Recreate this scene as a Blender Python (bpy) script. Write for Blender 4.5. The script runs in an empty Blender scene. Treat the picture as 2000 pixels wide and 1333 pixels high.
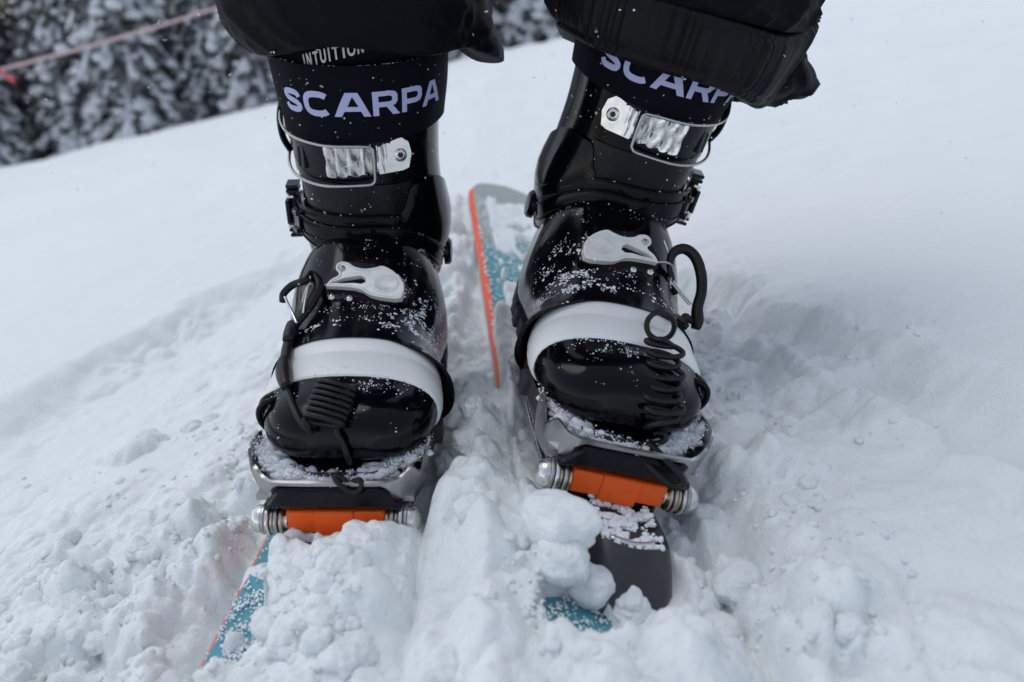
import bpy, bmesh, math, random
import numpy as np
from mathutils import Vector, Matrix, Euler
from mathutils.bvhtree import BVHTree
from mathutils.geometry import tessellate_polygon

R_ = math.radians
random.seed(7)
SC = bpy.context.scene
COL = SC.collection

# ------------------------------------------------------------------ camera
FPX, PITCH, CAMZ = 1450.0, 24.0, 0.33
cam = bpy.data.cameras.new('camera')
cam.sensor_width = 36.0
cam.lens = 36.0 * FPX / 2000.0
cam.clip_start = 0.01
cam.clip_end = 2000.0
cam.dof.use_dof = True
cam.dof.focus_distance = 0.53
cam.dof.aperture_fstop = 5.0
camo = bpy.data.objects.new('camera', cam)
camo.location = (0, 0, CAMZ)
camo.rotation_euler = (R_(90 - PITCH), 0, 0)
COL.objects.link(camo)
SC.camera = camo

# ------------------------------------------------------------------ sky (overcast) and weak soft sun
SUN_EL, SUN_AZ = 69.0, -54.0       # the veiled sun stands high, a little behind the skier and to the left
W = bpy.data.worlds.new('World')
SC.world = W
W.use_nodes = True
nt = W.node_tree
nt.nodes.clear()
sky = nt.nodes.new('ShaderNodeTexSky')
sky.sky_type = 'NISHITA'
sky.sun_disc = False
sky.sun_elevation = R_(SUN_EL)
sky.sun_rotation = R_(SUN_AZ)
sky.altitude = 1800
sky.air_density = 1.0
sky.dust_density = 1.0
hs = nt.nodes.new('ShaderNodeHueSaturation')
hs.inputs['Saturation'].default_value = 0.42
bg = nt.nodes.new('ShaderNodeBackground')
bg.inputs['Strength'].default_value = 0.115
wo = nt.nodes.new('ShaderNodeOutputWorld')
nt.links.new(sky.outputs[0], hs.inputs['Color'])
nt.links.new(hs.outputs[0], bg.inputs[0])
nt.links.new(bg.outputs[0], wo.inputs[0])

sun = bpy.data.lights.new('sun', 'SUN')
sun.energy = 0.5
sun.angle = R_(35)
sun.color = (1.0, 0.98, 0.95)
suno = bpy.data.objects.new('sun', sun)
suno.rotation_euler = Vector((0.31, -0.225, -1.0)).to_track_quat('-Z', 'Y').to_euler()
suno.location = (-1.5, 1.1, 5)
COL.objects.link(suno)
SC.view_settings.view_transform = 'Standard'
SC.view_settings.look = 'None'
SC.view_settings.gamma = 1.0
SC.view_settings.use_curve_mapping = False
SC.view_settings.exposure = 0.80

# ------------------------------------------------------------------ materials
def mat(name, col, rough=0.5, metal=0.0, coat=0.0, spec=0.5, noise=None, bump=None, sss=0.0, rvar=None):
    m = bpy.data.materials.new(name)
    m.use_nodes = True
    n, l = m.node_tree.nodes, m.node_tree.links
    b = n['Principled BSDF']
    b.inputs['Base Color'].default_value = (*col, 1)
    b.inputs['Roughness'].default_value = rough
    b.inputs['Metallic'].default_value = metal
    b.inputs['Coat Weight'].default_value = coat
    b.inputs['Coat Roughness'].default_value = 0.05
    b.inputs['Specular IOR Level'].default_value = spec
    tc = n.new('ShaderNodeTexCoord')
    if noise:                                  # (scale, second colour, amount)
        t = n.new('ShaderNodeTexNoise'); t.inputs['Scale'].default_value = noise[0]; t.inputs['Detail'].default_value = 6
        mx = n.new('ShaderNodeMix'); mx.data_type = 'RGBA'
        mx.inputs[6].default_value = (*col, 1); mx.inputs[7].default_value = (*noise[1], 1)
        mr = n.new('ShaderNodeMapRange'); mr.inputs[1].default_value = .35; mr.inputs[2].default_value = .7; mr.inputs[4].default_value = noise[2]
        l.new(tc.outputs['Object'], t.inputs['Vector']); l.new(t.outputs[0], mr.inputs[0]); l.new(mr.outputs[0], mx.inputs[0])
        l.new(mx.outputs[2], b.inputs['Base Color'])
    if rvar:                                   # (scale, low, high)
        t2 = n.new('ShaderNodeTexNoise'); t2.inputs['Scale'].default_value = rvar[0]; t2.inputs['Detail'].default_value = 5
        mr2 = n.new('ShaderNodeMapRange'); mr2.inputs[1].default_value = .3; mr2.inputs[2].default_value = .7
        mr2.inputs[3].default_value = rvar[1]; mr2.inputs[4].default_value = rvar[2]
        l.new(tc.outputs['Object'], t2.inputs['Vector']); l.new(t2.outputs[0], mr2.inputs[0]); l.new(mr2.outputs[0], b.inputs['Roughness'])
    if bump:                                   # list of (scale, distance)
        prev = None
        for sc, di in bump:
            t3 = n.new('ShaderNodeTexNoise'); t3.inputs['Scale'].default_value = sc; t3.inputs['Detail'].default_value = 4
            bp = n.new('ShaderNodeBump'); bp.inputs['Distance'].default_value = di; bp.inputs['Strength'].default_value = 1.0
            l.new(tc.outputs['Object'], t3.inputs['Vector']); l.new(t3.outputs[0], bp.inputs['Height'])
            if prev: l.new(prev.outputs[0], bp.inputs['Normal'])
            prev = bp
        l.new(prev.outputs[0], b.inputs['Normal'])
    if sss:
        b.inputs['Subsurface Weight'].default_value = sss
        b.inputs['Subsurface Radius'].default_value = (1.0, .9, .85)
        b.inputs['Subsurface Scale'].default_value = 0.006
    return m

M = {}
M['snow'] = mat('snow', (.855, .89, .895), .8, spec=.2, bump=[(140, .0009), (420, .0008), (1100, .0006)])
M['snow_clump'] = mat('snow_clump', (.855, .89, .895), .8, spec=.2, bump=[(140, .0009), (420, .0009), (1100, .0007)])
M['grain'] = mat('snow_grain', (.82, .85, .88), .5, spec=.4)
M['gloss'] = mat('glossy_black_plastic', (.0018, .0022, .0034), .12, coat=.0, spec=.20, rvar=(45, .04, .24), bump=[(14, .0004)])
M['satin'] = mat('satin_black_plastic', (.0030, .0037, .0056), .3, spec=.25, rvar=(90, .2, .36), bump=[(30, .0003)])
M['rubber'] = mat('black_rubber', (.010, .010, .012), .55, bump=[(500, .0002)])
M['sole'] = mat('grey_sole_rubber', (.03, .03, .033), .6, bump=[(300, .0004)])
M['white'] = mat('white_bellows_plastic', (.80, .82, .80), .38, noise=(35, (.66, .68, .67), .35), bump=[(40, .0004)])
M['chrome'] = mat('bare_metal', (.72, .72, .71), .22, metal=1, rvar=(140, .14, .4), bump=[(220, .00012)])
M['steel'] = mat('brushed_steel', (.46, .46, .45), .34, metal=1, rvar=(80, .22, .45), bump=[(60, .0003)])
M['brass'] = mat('yellowed_zinc', (.55, .47, .34), .32, metal=1)
M['lever'] = mat('cast_white_metal', (.80, .80, .77), .3, metal=.15, noise=(60, (.6, .6, .58), .5), bump=[(120, .0005)])
M['orange'] = mat('orange_plastic', (.95, .125, .006), .38, noise=(40, (.80, .09, .005), .5), bump=[(90, .0004)])
M['edge'] = mat('orange_sidewall', (.90, .11, .03), .4)
M['strap'] = mat('navy_black_webbing', (.0024, .003, .0068), .8, spec=.12, bump=[(700, .00025), (60, .0004)])
M['letter'] = mat('lilac_print', (.42, .44, .68), .6, bump=[(900, .0002)])
M['letter2'] = mat('pale_print', (.62, .62, .60), .6)
M['fabric'] = mat('black_trouser_fabric', (.0018, .0023, .0043), .6, spec=.11, bump=[(1400, .00015), (25, .001)])
M['fabric2'] = mat('black_gaiter_fabric', (.0022, .0026, .0042), .6, spec=.22, bump=[(1200, .0002)])
M['cord'] = mat('black_cord', (.004, .004, .005), .42, spec=.35, bump=[(500, .0002)])
M['dgrey'] = mat('grey_plastic', (.026, .027, .030), .36, noise=(50, (.05, .051, .055), .6), bump=[(70, .0004)])
M['bark'] = mat('spruce_bark', (.05, .045, .04), .9)
M['needle'] = mat('hazed_spruce_needles', (.080, .085, .090), .8, noise=(1.2, (.16, .165, .175), .9))  # needle greys lightened so that the haze in the air is painted in
M['tree_snow'] = mat('tree_snow', (.66, .69, .73), .8)
M['rope'] = mat('pink_rope', (.60, .44, .44), .8)
M['ribbon'] = mat('red_ribbon', (.75, .10, .10), .6)
M['bamboo'] = mat('bamboo', (.35, .26, .12), .6)

def topsheet_material():
    m = mat('ski_topsheet', (.09, .33, .38), .35, rvar=(40, .25, .5))
    n, l = m.node_tree.nodes, m.node_tree.links
    b = n['Principled BSDF']
    tc = n.new('ShaderNodeTexCoord'); sx = n.new('ShaderNodeSeparateXYZ')
    ns = n.new('ShaderNodeTexNoise'); ns.inputs['Scale'].default_value = 18
    ad = n.new('ShaderNodeMath'); ad.operation = 'MULTIPLY_ADD'; ad.inputs[1].default_value = .10
    cr = n.new('ShaderNodeValToRGB')
    e = cr.color_ramp.elements
    e[0].position = .60; e[0].color = (.085, .32, .38, 1)
    e[1].position = .70; e[1].color = (.36, .41, .39, 1)
    e.new(.66).color = (.16, .32, .34, 1)
    l.new(tc.outputs['Object'], sx.inputs[0]); l.new(tc.outputs['Object'], ns.inputs['Vector'])
    l.new(ns.outputs[0], ad.inputs[0]); l.new(sx.outputs['Y'], ad.inputs[2]); l.new(ad.outputs[0], cr.inputs[0])
    l.new(cr.outputs[0], b.inputs['Base Color'])
    return m
M['top'] = topsheet_material()

# ------------------------------------------------------------------ helpers
def tag(o, label=None, cat=None, group=None, kind=None):
    if label: o['label'] = label
    if cat: o['category'] = cat
    if group: o['group'] = group
    if kind: o['kind'] = kind
    return o

def empty(name, mtx):
    o = bpy.data.objects.new(name, None)
    o.empty_display_size = .05
    o.matrix_world = mtx
    COL.objects.link(o)
    return o

class MB:
    """collects verts / faces; build() makes ONE mesh object"""
    def __init__(s): s.v, s.f = [], []
    def grid(s, P, close_u=False, close_v=False, flip=False):
        nu, nv = len(P), len(P[0]); b = len(s.v)
        for row in P: s.v += [tuple(p) for p in row]
        for i in range(nu if close_u else nu - 1):
            for j in range(nv if close_v else nv - 1):
                a, c = b + i * nv + j, b + i * nv + (j + 1) % nv
                d, e = b + ((i + 1) % nu) * nv + (j + 1) % nv, b + ((i + 1) % nu) * nv + j
                s.f.append((a, e, d, c) if flip else (a, c, d, e))
        return s
    def cap(s, ring, flip=False):
        b = len(s.v); s.v += [tuple(p) for p in ring]
        s.f.append(tuple(range(b + len(ring) - 1, b - 1, -1) if flip else range(b, b + len(ring))))
    def slab(s, Pin, Pout):
        """thick sheet between two matching grids, with rims"""
        s.grid(Pout); s.grid(Pin, flip=True)
        nu, nv = len(Pin), len(Pin[0])
        for a, c in ((Pin[0], Pout[0]), (Pout[-1], Pin[-1])): s.grid([a, c])
        s.grid([[r[0] for r in Pout], [r[0] for r in Pin]]); s.grid([[r[-1] for r in Pin], [r[-1] for r in Pout]])
        return s
    def tube(s, path, r, n=8, flat=None, nrm=None, caps=True):
        path = [Vector(p) for p in path]
        rr = r if hasattr(r, '__len__') else [r] * len(path)
        rings = []; prev = None
        for i, p in enumerate(path):
            t = (path[min(i + 1, len(path) - 1)] - path[max(i - 1, 0)]).normalized()
            if nrm is not None: u = Vector(nrm[i])
            elif prev is None: u = Vector((0, 0, 1)) if abs(t.z) < .9 else Vector((1, 0, 0))
            else: u = prev
            u = (u - t * u.dot(t)).normalized(); prev = u
            w = t.cross(u)
            fl = flat if flat else 1.0           # height along u relative to width along w
            rings.append([p + u * math.sin(a) * rr[i] * fl + w * math.cos(a) * rr[i] for a in [2 * math.pi * k / n for k in range(n)]])
        s.grid(rings, close_v=True)
        if caps: s.cap(rings[0]); s.cap(rings[-1], flip=True)
        return s
    def box(s, c, h, rot=None, bev=.15):
        c = Vector(c); mn = min(h) * bev
        P = []
        for z, k in ((-h[2], mn), (-h[2] + mn, 0), (h[2] - mn, 0), (h[2], mn)):
            ring = []
            x, y = h[0] - k, h[1] - k
            q = mn
            for p in ((x - q, -y), (x, -y + q), (x, y - q), (x - q, y), (-x + q, y), (-x, y - q), (-x, -y + q), (-x + q, -y)):
                v = Vector((p[0], p[1], z))
                ring.append(c + (rot @ v if rot else v))
            P.append(ring)
        s.grid(P, close_v=True); s.cap(P[0], flip=True); s.cap(P[-1])
        return s
    def poly(s, outer, holes, fmap, nrm, th):
        """flat polygon (2D lists) mapped by fmap to 3D, extruded back along nrm by th"""
        loops = [outer] + holes
        flat = [p for lp in loops for p in lp]
        tris = tessellate_polygon([[Vector((p[0], p[1], 0)) for p in lp] for lp in loops])
        b = len(s.v); n = len(flat); nrm = Vector(nrm)
        top = [Vector(fmap(*p)) for p in flat]
        s.v += [tuple(p) for p in top] + [tuple(p - nrm * th) for p in top]
        for t in tris:
            a, c, d = top[t[0]], top[t[1]], top[t[2]]
            t = t if (c - a).cross(d - a).dot(nrm) > 0 else (t[0], t[2], t[1])
            s.f.append((b + t[0], b + t[1], b + t[2])); s.f.append((b + n + t[0], b + n + t[2], b + n + t[1]))
        k = b
        for lp in loops:
            for i in range(len(lp)):
                j = (i + 1) % len(lp)
                s.f.append((k + i, k + j, k + j + n, k + i + n))
            k += len(lp)
        return s
    def blob(s, c, r, sub=1, sq=(1, 1, 1), rough=.25, rnd=random):
        """uneven lump from an icosphere"""
        vs, fs = ICO[sub]; b = len(s.v)
        ph = [rnd.uniform(0, 6.28) for _ in range(6)]; zr = 0
        for v in vs:
            k = 1 + rough * (.5 * math.sin(2.3 * v[0] + ph[0]) + .5 * math.sin(3.1 * v[1] + ph[1]) + .4 * math.sin(4.2 * v[2] + ph[2] + v[0] * 2) + .25 * math.sin(7 * v[0] + 5 * v[1] + ph[3]) + .22 * math.sin(8 * v[1] - 6 * v[2] + ph[4]))
            s.v.append((c[0] + v[0] * r * sq[0] * k, c[1] + v[1] * r * sq[1] * k, c[2] + v[2] * r * sq[2] * k))
        s.f += [tuple(b + i for i in f) for f in fs]
        return s
    def build(s, name, m, parent=None, smooth=True, mirror=False, fix=True, angle=None):
        me = bpy.data.meshes.new(name)
        v, f = s.v, s.f
        if mirror:
            v = [(-p[0], p[1], p[2]) for p in v]; f = [tuple(reversed(q)) for q in f]
        me.from_pydata([tuple(p) for p in v], [], f)
        if fix and len(v) < 60000:
            bm = bmesh.new(); bm.from_mesh(me)
            bmesh.ops.remove_doubles(bm, verts=bm.verts, dist=1e-6)
            bmesh.ops.recalc_face_normals(bm, faces=bm.faces)
            bm.to_mesh(me); bm.free()
        me.materials.append(M[m] if isinstance(m, str) else m)
        if smooth:
            me.polygons.foreach_set('use_smooth', [True] * len(me.polygons))
            if angle is not None and hasattr(me, 'set_sharp_from_angle'): me.set_sharp_from_angle(angle=R_(angle))
        o = bpy.data.objects.new(name, me)
        if parent: o.parent = parent
        COL.objects.link(o)
        return o

ICO = {}
for _s in (0, 1, 2, 3, 4):
    _b = bmesh.new(); bmesh.ops.create_icosphere(_b, subdivisions=_s + 1 if _s else 1, radius=1)
    ICO[_s] = ([tuple(v.co) for v in _b.verts], [tuple(v.index for v in f.verts) for f in _b.faces]); _b.free()

_th = R_(PITCH)
FW, UP = Vector((0, math.cos(_th), -math.sin(_th))), Vector((0, math.sin(_th), math.cos(_th)))
CAM = Vector((0, 0, CAMZ))
def ray(px, py): return Vector((1, 0, 0)) * ((px - 1000) / FPX) + UP * ((666.5 - py) / FPX) + FW
def at(px, py, Y):
    d = ray(px, py); return CAM + d * (Y / d.y)

def interp(x, tab):
    xs = [t[0] for t in tab]
    if x <= xs[0]: return tab[0][1]
    if x >= xs[-1]: return tab[-1][1]
    for i in range(len(xs) - 1):
        if x <= xs[i + 1]:
            p0 = tab[max(i - 1, 0)][1]; p1 = tab[i][1]; p2 = tab[i + 1][1]; p3 = tab[min(i + 2, len(xs) - 1)][1]
            t = (x - xs[i]) / (xs[i + 1] - xs[i]); h = xs[i + 1] - xs[i]
            m1 = (p2 - p0) / (xs[i + 1] - xs[max(i - 1, 0)]) * h; m2 = (p3 - p1) / (xs[min(i + 2, len(xs) - 1)] - xs[i]) * h
            return (2 * t**3 - 3 * t**2 + 1) * p1 + (t**3 - 2 * t**2 + t) * m1 + (-2 * t**3 + 3 * t**2) * p2 + (t**3 - t**2) * m2

def smooth_path(pts, n=8):
    """Catmull-Rom through points"""
    P = [Vector(p) for p in pts]; out = []
    for i in range(len(P) - 1):
        a, b, c, d = P[max(i - 1, 0)], P[i], P[i + 1], P[min(i + 2, len(P) - 1)]
        for k in range(n):
            t = k / n
            out.append(.5 * ((2 * b) + (c - a) * t + (2 * a - 5 * b + 4 * c - d) * t * t + (3 * b - a - 3 * c + d) * t**3))
    out.append(P[-1]); return out

def sstep(a, b, x):
    t = np.clip((x - a) / (b - a), 0, 1); return t * t * (3 - 2 * t)

# placements of the two feet
O_L = Vector((-.112, .395, .05))
MAT_L = Matrix.Translation(O_L)
O_R = Vector((.0700, .3984, .0721))
MAT_R = Matrix.Translation(O_R) @ Euler((R_(2.58), R_(15.33), R_(6.04))).to_matrix().to_4x4()
SKI_L = Matrix.Translation(O_L) @ Euler((R_(-1.6), 0, R_(-.5))).to_matrix().to_4x4()
SKI_R = Matrix.Translation(O_R) @ Euler((0, R_(15.33), R_(4.5))).to_matrix().to_4x4()

# ------------------------------------------------------------------ noise for the snow
_rs = np.random.RandomState(11)
_perm = _rs.permutation(4096)
_grad = _rs.uniform(0, 2 * np.pi, 4096); _gc, _gs = np.cos(_grad), np.sin(_grad)
def _h(i, j, s=0): return _perm[(_perm[(i.astype(np.int64) + s * 131) & 4095] + j.astype(np.int64)) & 4095]
def perlin(x, y, s=0):
    i, j = np.floor(x), np.floor(y); fx, fy = x - i, y - j
    u, v = fx * fx * fx * (fx * (fx * 6 - 15) + 10), fy * fy * fy * (fy * (fy * 6 - 15) + 10)
    i = i.astype(np.int32); j = j.astype(np.int32)
    h0 = _perm[(i + s * 131) & 4095] + j; h1 = _perm[(i + 1 + s * 131) & 4095] + j
    def g(di, dj):
        h = _perm[((h1 if di else h0) + dj) & 4095]; return _gc[h] * (fx - di) + _gs[h] * (fy - dj)
    a, b, c, d = g(0, 0), g(1, 0), g(0, 1), g(1, 1)
    return (a + u * (b - a)) + v * ((c + u * (d - c)) - (a + u * (b - a)))
def fbm(x, y, o=4, s=0):
    r = 0; a = 1
    for k in range(o):
        r = r + a * perlin(x * 2**k, y * 2**k, s + k * 7); a *= .5
    return r
def lumps(x, y, cell, s=0, rmin=.35, rmax=.75, dens=.85):
    """height of a field of half-buried round lumps, in units of metres"""
    wx = x / cell + .35 * perlin(x / cell * 1.3, y / cell * 1.3, s + 50) + .10 * perlin(x / cell * 4, y / cell * 4, s + 52)
    wy = y / cell + .35 * perlin(x / cell * 1.3 + 9, y / cell * 1.3, s + 51) + .10 * perlin(x / cell * 4 + 5, y / cell * 4, s + 53)
    i, j = np.floor(wx), np.floor(wy); out = np.zeros_like(x)
    for di in (-1, 0, 1):
        for dj in (-1, 0, 1):
            h = _h(i + di, j + dj, s)
            jx, jy = i + di + (h % 61) / 61., j + dj + (h % 53) / 53.
            r = rmin + (rmax - rmin) * ((h % 97) / 97.)
            d2 = (wx - jx)**2 + (wy - jy)**2
            v = np.sqrt(np.maximum(r * r - d2, 0)) * ((h % 89) / 89. < dens)
            out = np.maximum(out, v)
    return out * cell

def ski_uv(x, y, mtx, lz=-.05):
    """world x,y -> ski-local (lx, ly) and the height of the topsheet there"""
    m = np.array(mtx)
    bx, by = x - m[0, 3] - m[0, 2] * lz, y - m[1, 3] - m[1, 2] * lz
    det = m[0, 0] * m[1, 1] - m[0, 1] * m[1, 0]
    lx = (bx * m[1, 1] - m[0, 1] * by) / det; ly = (m[0, 0] * by - m[1, 0] * bx) / det
    return lx, ly, m[2, 0] * lx + m[2, 1] * ly + m[2, 2] * lz + m[2, 3]

def gauss(x, y, cx, cy, rx, ry=None, rot=0):
    ry = ry or rx; dx, dy = x - cx, y - cy
    if rot:
        c, s_ = math.cos(R_(rot)), math.sin(R_(rot)); dx, dy = c * dx + s_ * dy, -s_ * dx + c * dy
    return np.exp(-(dx / rx)**2 - (dy / ry)**2)

CREST = 15.0
def snow_height(x, y):
    # the hillside: rises to the right, a dip around the skis
    B = np.where(x < -.115, .006 + .22 * (x + .115), np.where(x < .06, .006 + .13 * (x + .115), .029 + .22 * (x - .06)))
    near = np.exp(-((x) / .5)**2)
    H = B - .024 * (y - .4)
    beyond = np.maximum(y - CREST - .6 * perlin(x * .35, x * 0 + .5, 3), 0)
    H = H - .045 * beyond**1.35 * (y > CREST - 2)
    # scraped banks left and right of the stance
    xl = -.53 + (y - .72) * .37 + .03 * fbm(y * 5, x * 2, 3, 21) + .012 * fbm(y * 24, x * 20, 2, 22)
    far = 1 - sstep(.95, 1.5, y)
    H += .032 * sstep(0, .065, xl - x) * far * sstep(.3, .55, y)
    xr = .222 - (y - .64) * .38 + .03 * fbm(y * 5, x * 2, 3, 31) + .012 * fbm(y * 26, x * 20, 2, 32)
    H += .026 * sstep(0, .035, x - xr) * (1 - sstep(.62, 1.6, y))
    xr2 = xr - .055
    H += .010 * sstep(0, .03, x - xr2) * far * (1 - sstep(.02, .05, x - xr2))
    # undulation and wind streaks farther off
    fade = sstep(.5, 2.5, y)
    H += .05 * fade * fbm(x * .8, y * .8, 3, 2) * np.minimum(y / 3, 1.6)
    H += .005 * sstep(.7, 1.3, y) * fbm(x * 7, y * 5 - x * 2, 3, 16) * (1 - .6 * sstep(3, 7, y)) + .013 * sstep(.7, 1.6, y) * fbm((y - .22 * x) * 5.0, (x + .22 * y) * .8, 4, 4) - .006 * sstep(.6, .9, y) * sstep(.35, .6, perlin(x * 14, y * 9, 15)) + .010 * sstep(.6, 1.2, y) * fbm(x * 2.2, y * 2.2, 3, 14)
    H += .004 * fbm(x * 9, y * 9, 4, 6)
    # lumps: strong near the skis and along the banks
    nearski = np.exp(-(np.maximum(np.abs(x + .05) - .17, 0) / .13)**2) * np.exp(-(np.maximum(y - .62, 0) / .22)**2)
    bank = np.exp(-((x - xl) / .05)**2) * .8 * far + np.exp(-((x - xr + .01) / .045)**2) * .55 * (1 - sstep(.75, 1.05, y))
    leftlow = sstep(-.12, -.2, x) * sstep(.62, .46, y + .15 * (x + .2))
    smoothpatch = gauss(x, y, -.36, .60, .12, .11, -25)
    k = np.clip(nearski + bank + .45 * leftlow, 0, 1.15) * (1 - .85 * smoothpatch)
    k = k * (1 - .5 * sstep(.13, .24, x)) * np.clip(.78 + 1.1 * fbm(x * 6, y * 6, 2, 40), .2, 1.35)
    L1 = lumps(x, y, .075, 1, .3, .7, .7); L2 = lumps(x, y, .036, 2, .3, .72, .75); L3 = lumps(x, y, .016, 3, .3, .72, .7); L4 = lumps(x, y, .0078, 4, .3, .7, .8); L5 = lumps(x, y, .0042, 5, .3, .7, .75)
    rough = .48 * L1 + .62 * L2 + .60 * L3 + .42 * L4 + .30 * L5
    H += k * (rough - .015) + .0022 * fbm(x * 70, y * 70, 3, 8) * (.4 + k) * (1 - sstep(2, 4, y))
    ry = sstep(.9, .5, np.abs(x)) * sstep(1.6, .9, y)
    # ---- left ski: footprint, cover and what stays bare
    lx, ly, zs = ski_uv(x, y, SKI_L)
    ex = lx + .004
    inside = sstep(.062, .055, np.abs(ex)) * sstep(1.0, .97, ly)
    cover = .003 + .85 * rough + .006 * fbm(x * 14, y * 14, 3, 60)
    cover += .030 * gauss(lx, ly, .008, -.055, .036, .040) + .020 * gauss(lx, ly, .02, -.11, .04, .05)      # heap in front of the toe
    cover += .015 * gauss(lx, ly, -.034, -.030, .016, .018)                                                # lump on the outer edge
    cover += .012 * gauss(lx, ly, .045, -.01, .014, .05) + .009 * gauss(lx, ly, .024, -.028, .016, .014)
    ball = lambda cx, cy, r, h: h * np.sqrt(np.maximum(1 - ((lx - cx)**2 + (ly - cy)**2) / (r * r) * (1 + .8 * fbm(lx * 40, ly * 40, 2, 65)), 0))
    cover = np.maximum(cover, np.maximum(ball(-.006, -.062, .036, .036), np.maximum(ball(-.036, -.026, .020, .022), np.maximum(ball(.022, -.030, .020, .027), ball(.030, -.085, .028, .026)))) - .003 + .75 * rough)
    wx, wy = lx + .010 * fbm(lx * 45, ly * 45, 3, 67), ly + .012 * fbm(lx * 45 + 7, ly * 45, 3, 68)
    bare = np.clip(gauss(wx, wy, -.054, .012, .022, .038) * 2.4 + gauss(wx, wy, -.050, -.068, .020, .024) * 1.9 + gauss(lx, ly, -.015, -.027, .006, .010), 0, 3) * np.clip(1 + .9 * fbm(lx * 55, ly * 55, 3, 64), .3, 2)
    bare = np.clip(bare, 0, 1)
    cover = cover * (1 - sstep(.30, .75, bare)) - .010 * sstep(.25, .65, bare)
    cover += .030 * sstep(.27, .36, ly)
    under = sstep(-.005, .02, ly) * sstep(.32, .28, ly)          # under boot and binding: packed
    cover = cover * (1 - under) + under * (.004 + .4 * rough - .012 * bare)
    H = H * (1 - inside) + inside * (zs + cover)
    H += .014 * sstep(.052, .064, lx) * sstep(.085, .068, lx) * sstep(.30, .05, ly) * 0.9        # snow wall beside the inner edge
    H -= .026 * gauss(lx, ly, -.072, .01, .013, .045) + .026 * gauss(lx, ly, -.072, -.070, .013, .036)
    tail = sstep(.27, .36, ly) * sstep(1.12, 1.0, ly) * sstep(-.09, -.06, lx) * sstep(.085, .066, lx)
    H = np.maximum(H, H * (1 - tail) + tail * (zs + .020 + .5 * rough))
    # ---- right ski
    lx, ly, zs = ski_uv(x, y, SKI_R)
    ex = lx - .004
    inside = sstep(.062, .055, np.abs(ex)) * sstep(1.02, .985, ly)
    cover = .003 + .85 * rough + .006 * fbm(x * 14 + 4, y * 14, 3, 61)
    cover += .020 * gauss(lx, ly, -.030, -.045, .018, .022) + .014 * gauss(lx, ly, .03, -.13, .03, .03)
    wob = 1 + 1.1 * fbm(lx * 60, ly * 60, 3, 63)
    bare = (gauss(lx, ly, -.032, -.090, .019, .013) * 1.6 + gauss(lx, ly, -.016, -.113, .020, .012) * 1.3) * wob
    rear = sstep(.26, .36, ly)
    patch = sstep(-.03, .16, fbm(lx * 22 + 3, ly * 12, 3, 62) + .16 * sstep(.0, -.05, lx) - .25 * sstep(.0, .05, lx) * sstep(.85, .6, ly) + .55 * sstep(.80, .93, ly))
    blob1 = gauss(lx, ly, -.02, .235, .06, .045)                  # lump lying across the ski behind the boot
    bare = np.clip(bare + rear * np.maximum(patch, sstep(-.028, -.042, lx)) * (1 - .0 * blob1), 0, 1)
    stop = sstep(.040, .030, np.abs(lx - .003)) * sstep(-.118, -.104, ly) * sstep(.02, .0, ly)
    cover = cover * (1 - stop) + stop * np.minimum(cover, .003 + .25 * rough)
    cover = cover * (1 - rear * .55) + .022 * gauss(lx, ly, -.02, .30, .06, .03)
    cover = cover * (1 - sstep(.30, .75, bare)) - .010 * sstep(.25, .65, bare)
    H = H * (1 - inside) + inside * (zs + cover)
    side = sstep(-.050, -.056, lx) * sstep(-.11, -.075, lx) * sstep(.20, .06, ly)
    H = np.maximum(H, H * (1 - side) + side * (zs + .004 + .6 * rough))
    H -= .016 * sstep(-.056, -.062, lx) * sstep(-.095, -.068, lx) * sstep(.26, .42, ly) * sstep(1.1, .8, ly)   # hollow beside the raised edge
    H -= .026 * gauss(lx, ly, .078, -.055, .013, .060) + .012 * gauss(lx, ly, .062, .10, .012, .12)           # groove of the buried edge
    H += .010 * gauss(lx, ly, .10, -.05, .025, .09)
    # hollow between the boots, in their shade
    H += .010 * gauss(x, y, -.035, .52, .030, .12)
    for cx, cy, r, h in ((-.36, .605, .026, .016), (-.235, .452, .018, .026), (-.21, .475, .014, .016), (-.30, .40, .022, .02), (-.24, .36, .026, .024), (.16, .42, .02, .018)):
        H += h * np.sqrt(np.maximum(1 - ((x - cx)**2 + (y - cy)**2) / (r * r) * (1 + .9 * fbm(x * 40, y * 40, 3, 66)), 0))
    return H

def build_snow():
    def axis(lo, hi, fine_lo, fine_hi, d, g):
        a = list(np.arange(fine_lo, fine_hi, d)); s_ = d
        v = a[-1]
        while v < hi: s_ *= g; v += s_; a.append(v)
        s_ = d; v = a[0]; pre = []
        while v > lo: s_ *= g; v -= s_; pre.append(v)
        return np.array(pre[::-1] + a)
    X = axis(-130, 130, -.42, .42, .0021, 1.030)
    Y = axis(-25, 320, .22, .78, .0021, 1.026)
    gx, gy = np.meshgrid(X, Y)
    z = snow_height(gx.ravel(), gy.ravel())
    V = np.column_stack([gx.ravel(), gy.ravel(), z])
    nx, ny = len(X), len(Y)
    i, j = np.meshgrid(np.arange(nx - 1), np.arange(ny - 1))
    a = (j * nx + i).ravel()
    F = np.column_stack([a, a + 1, a + nx + 1, a + nx])
    me = bpy.data.meshes.new('snow_ground')
    me.vertices.add(len(V)); me.vertices.foreach_set('co', V.ravel())
    me.loops.add(F.size); me.loops.foreach_set('vertex_index', F.ravel())
    me.polygons.add(len(F)); me.polygons.foreach_set('loop_start', np.arange(0, F.size, 4)); me.polygons.foreach_set('loop_total', np.full(len(F), 4))
    me.polygons.foreach_set('use_smooth', np.ones(len(F), bool))
    me.update(); me.validate()
    me.materials.append(M['snow'])
    o = bpy.data.objects.new('snow_ground', me)
    COL.objects.link(o)
    tag(o, kind='structure')
    return o
build_snow()
def gz(x, y): return float(snow_height(np.array([float(x)]), np.array([float(y)]))[0])

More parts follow.
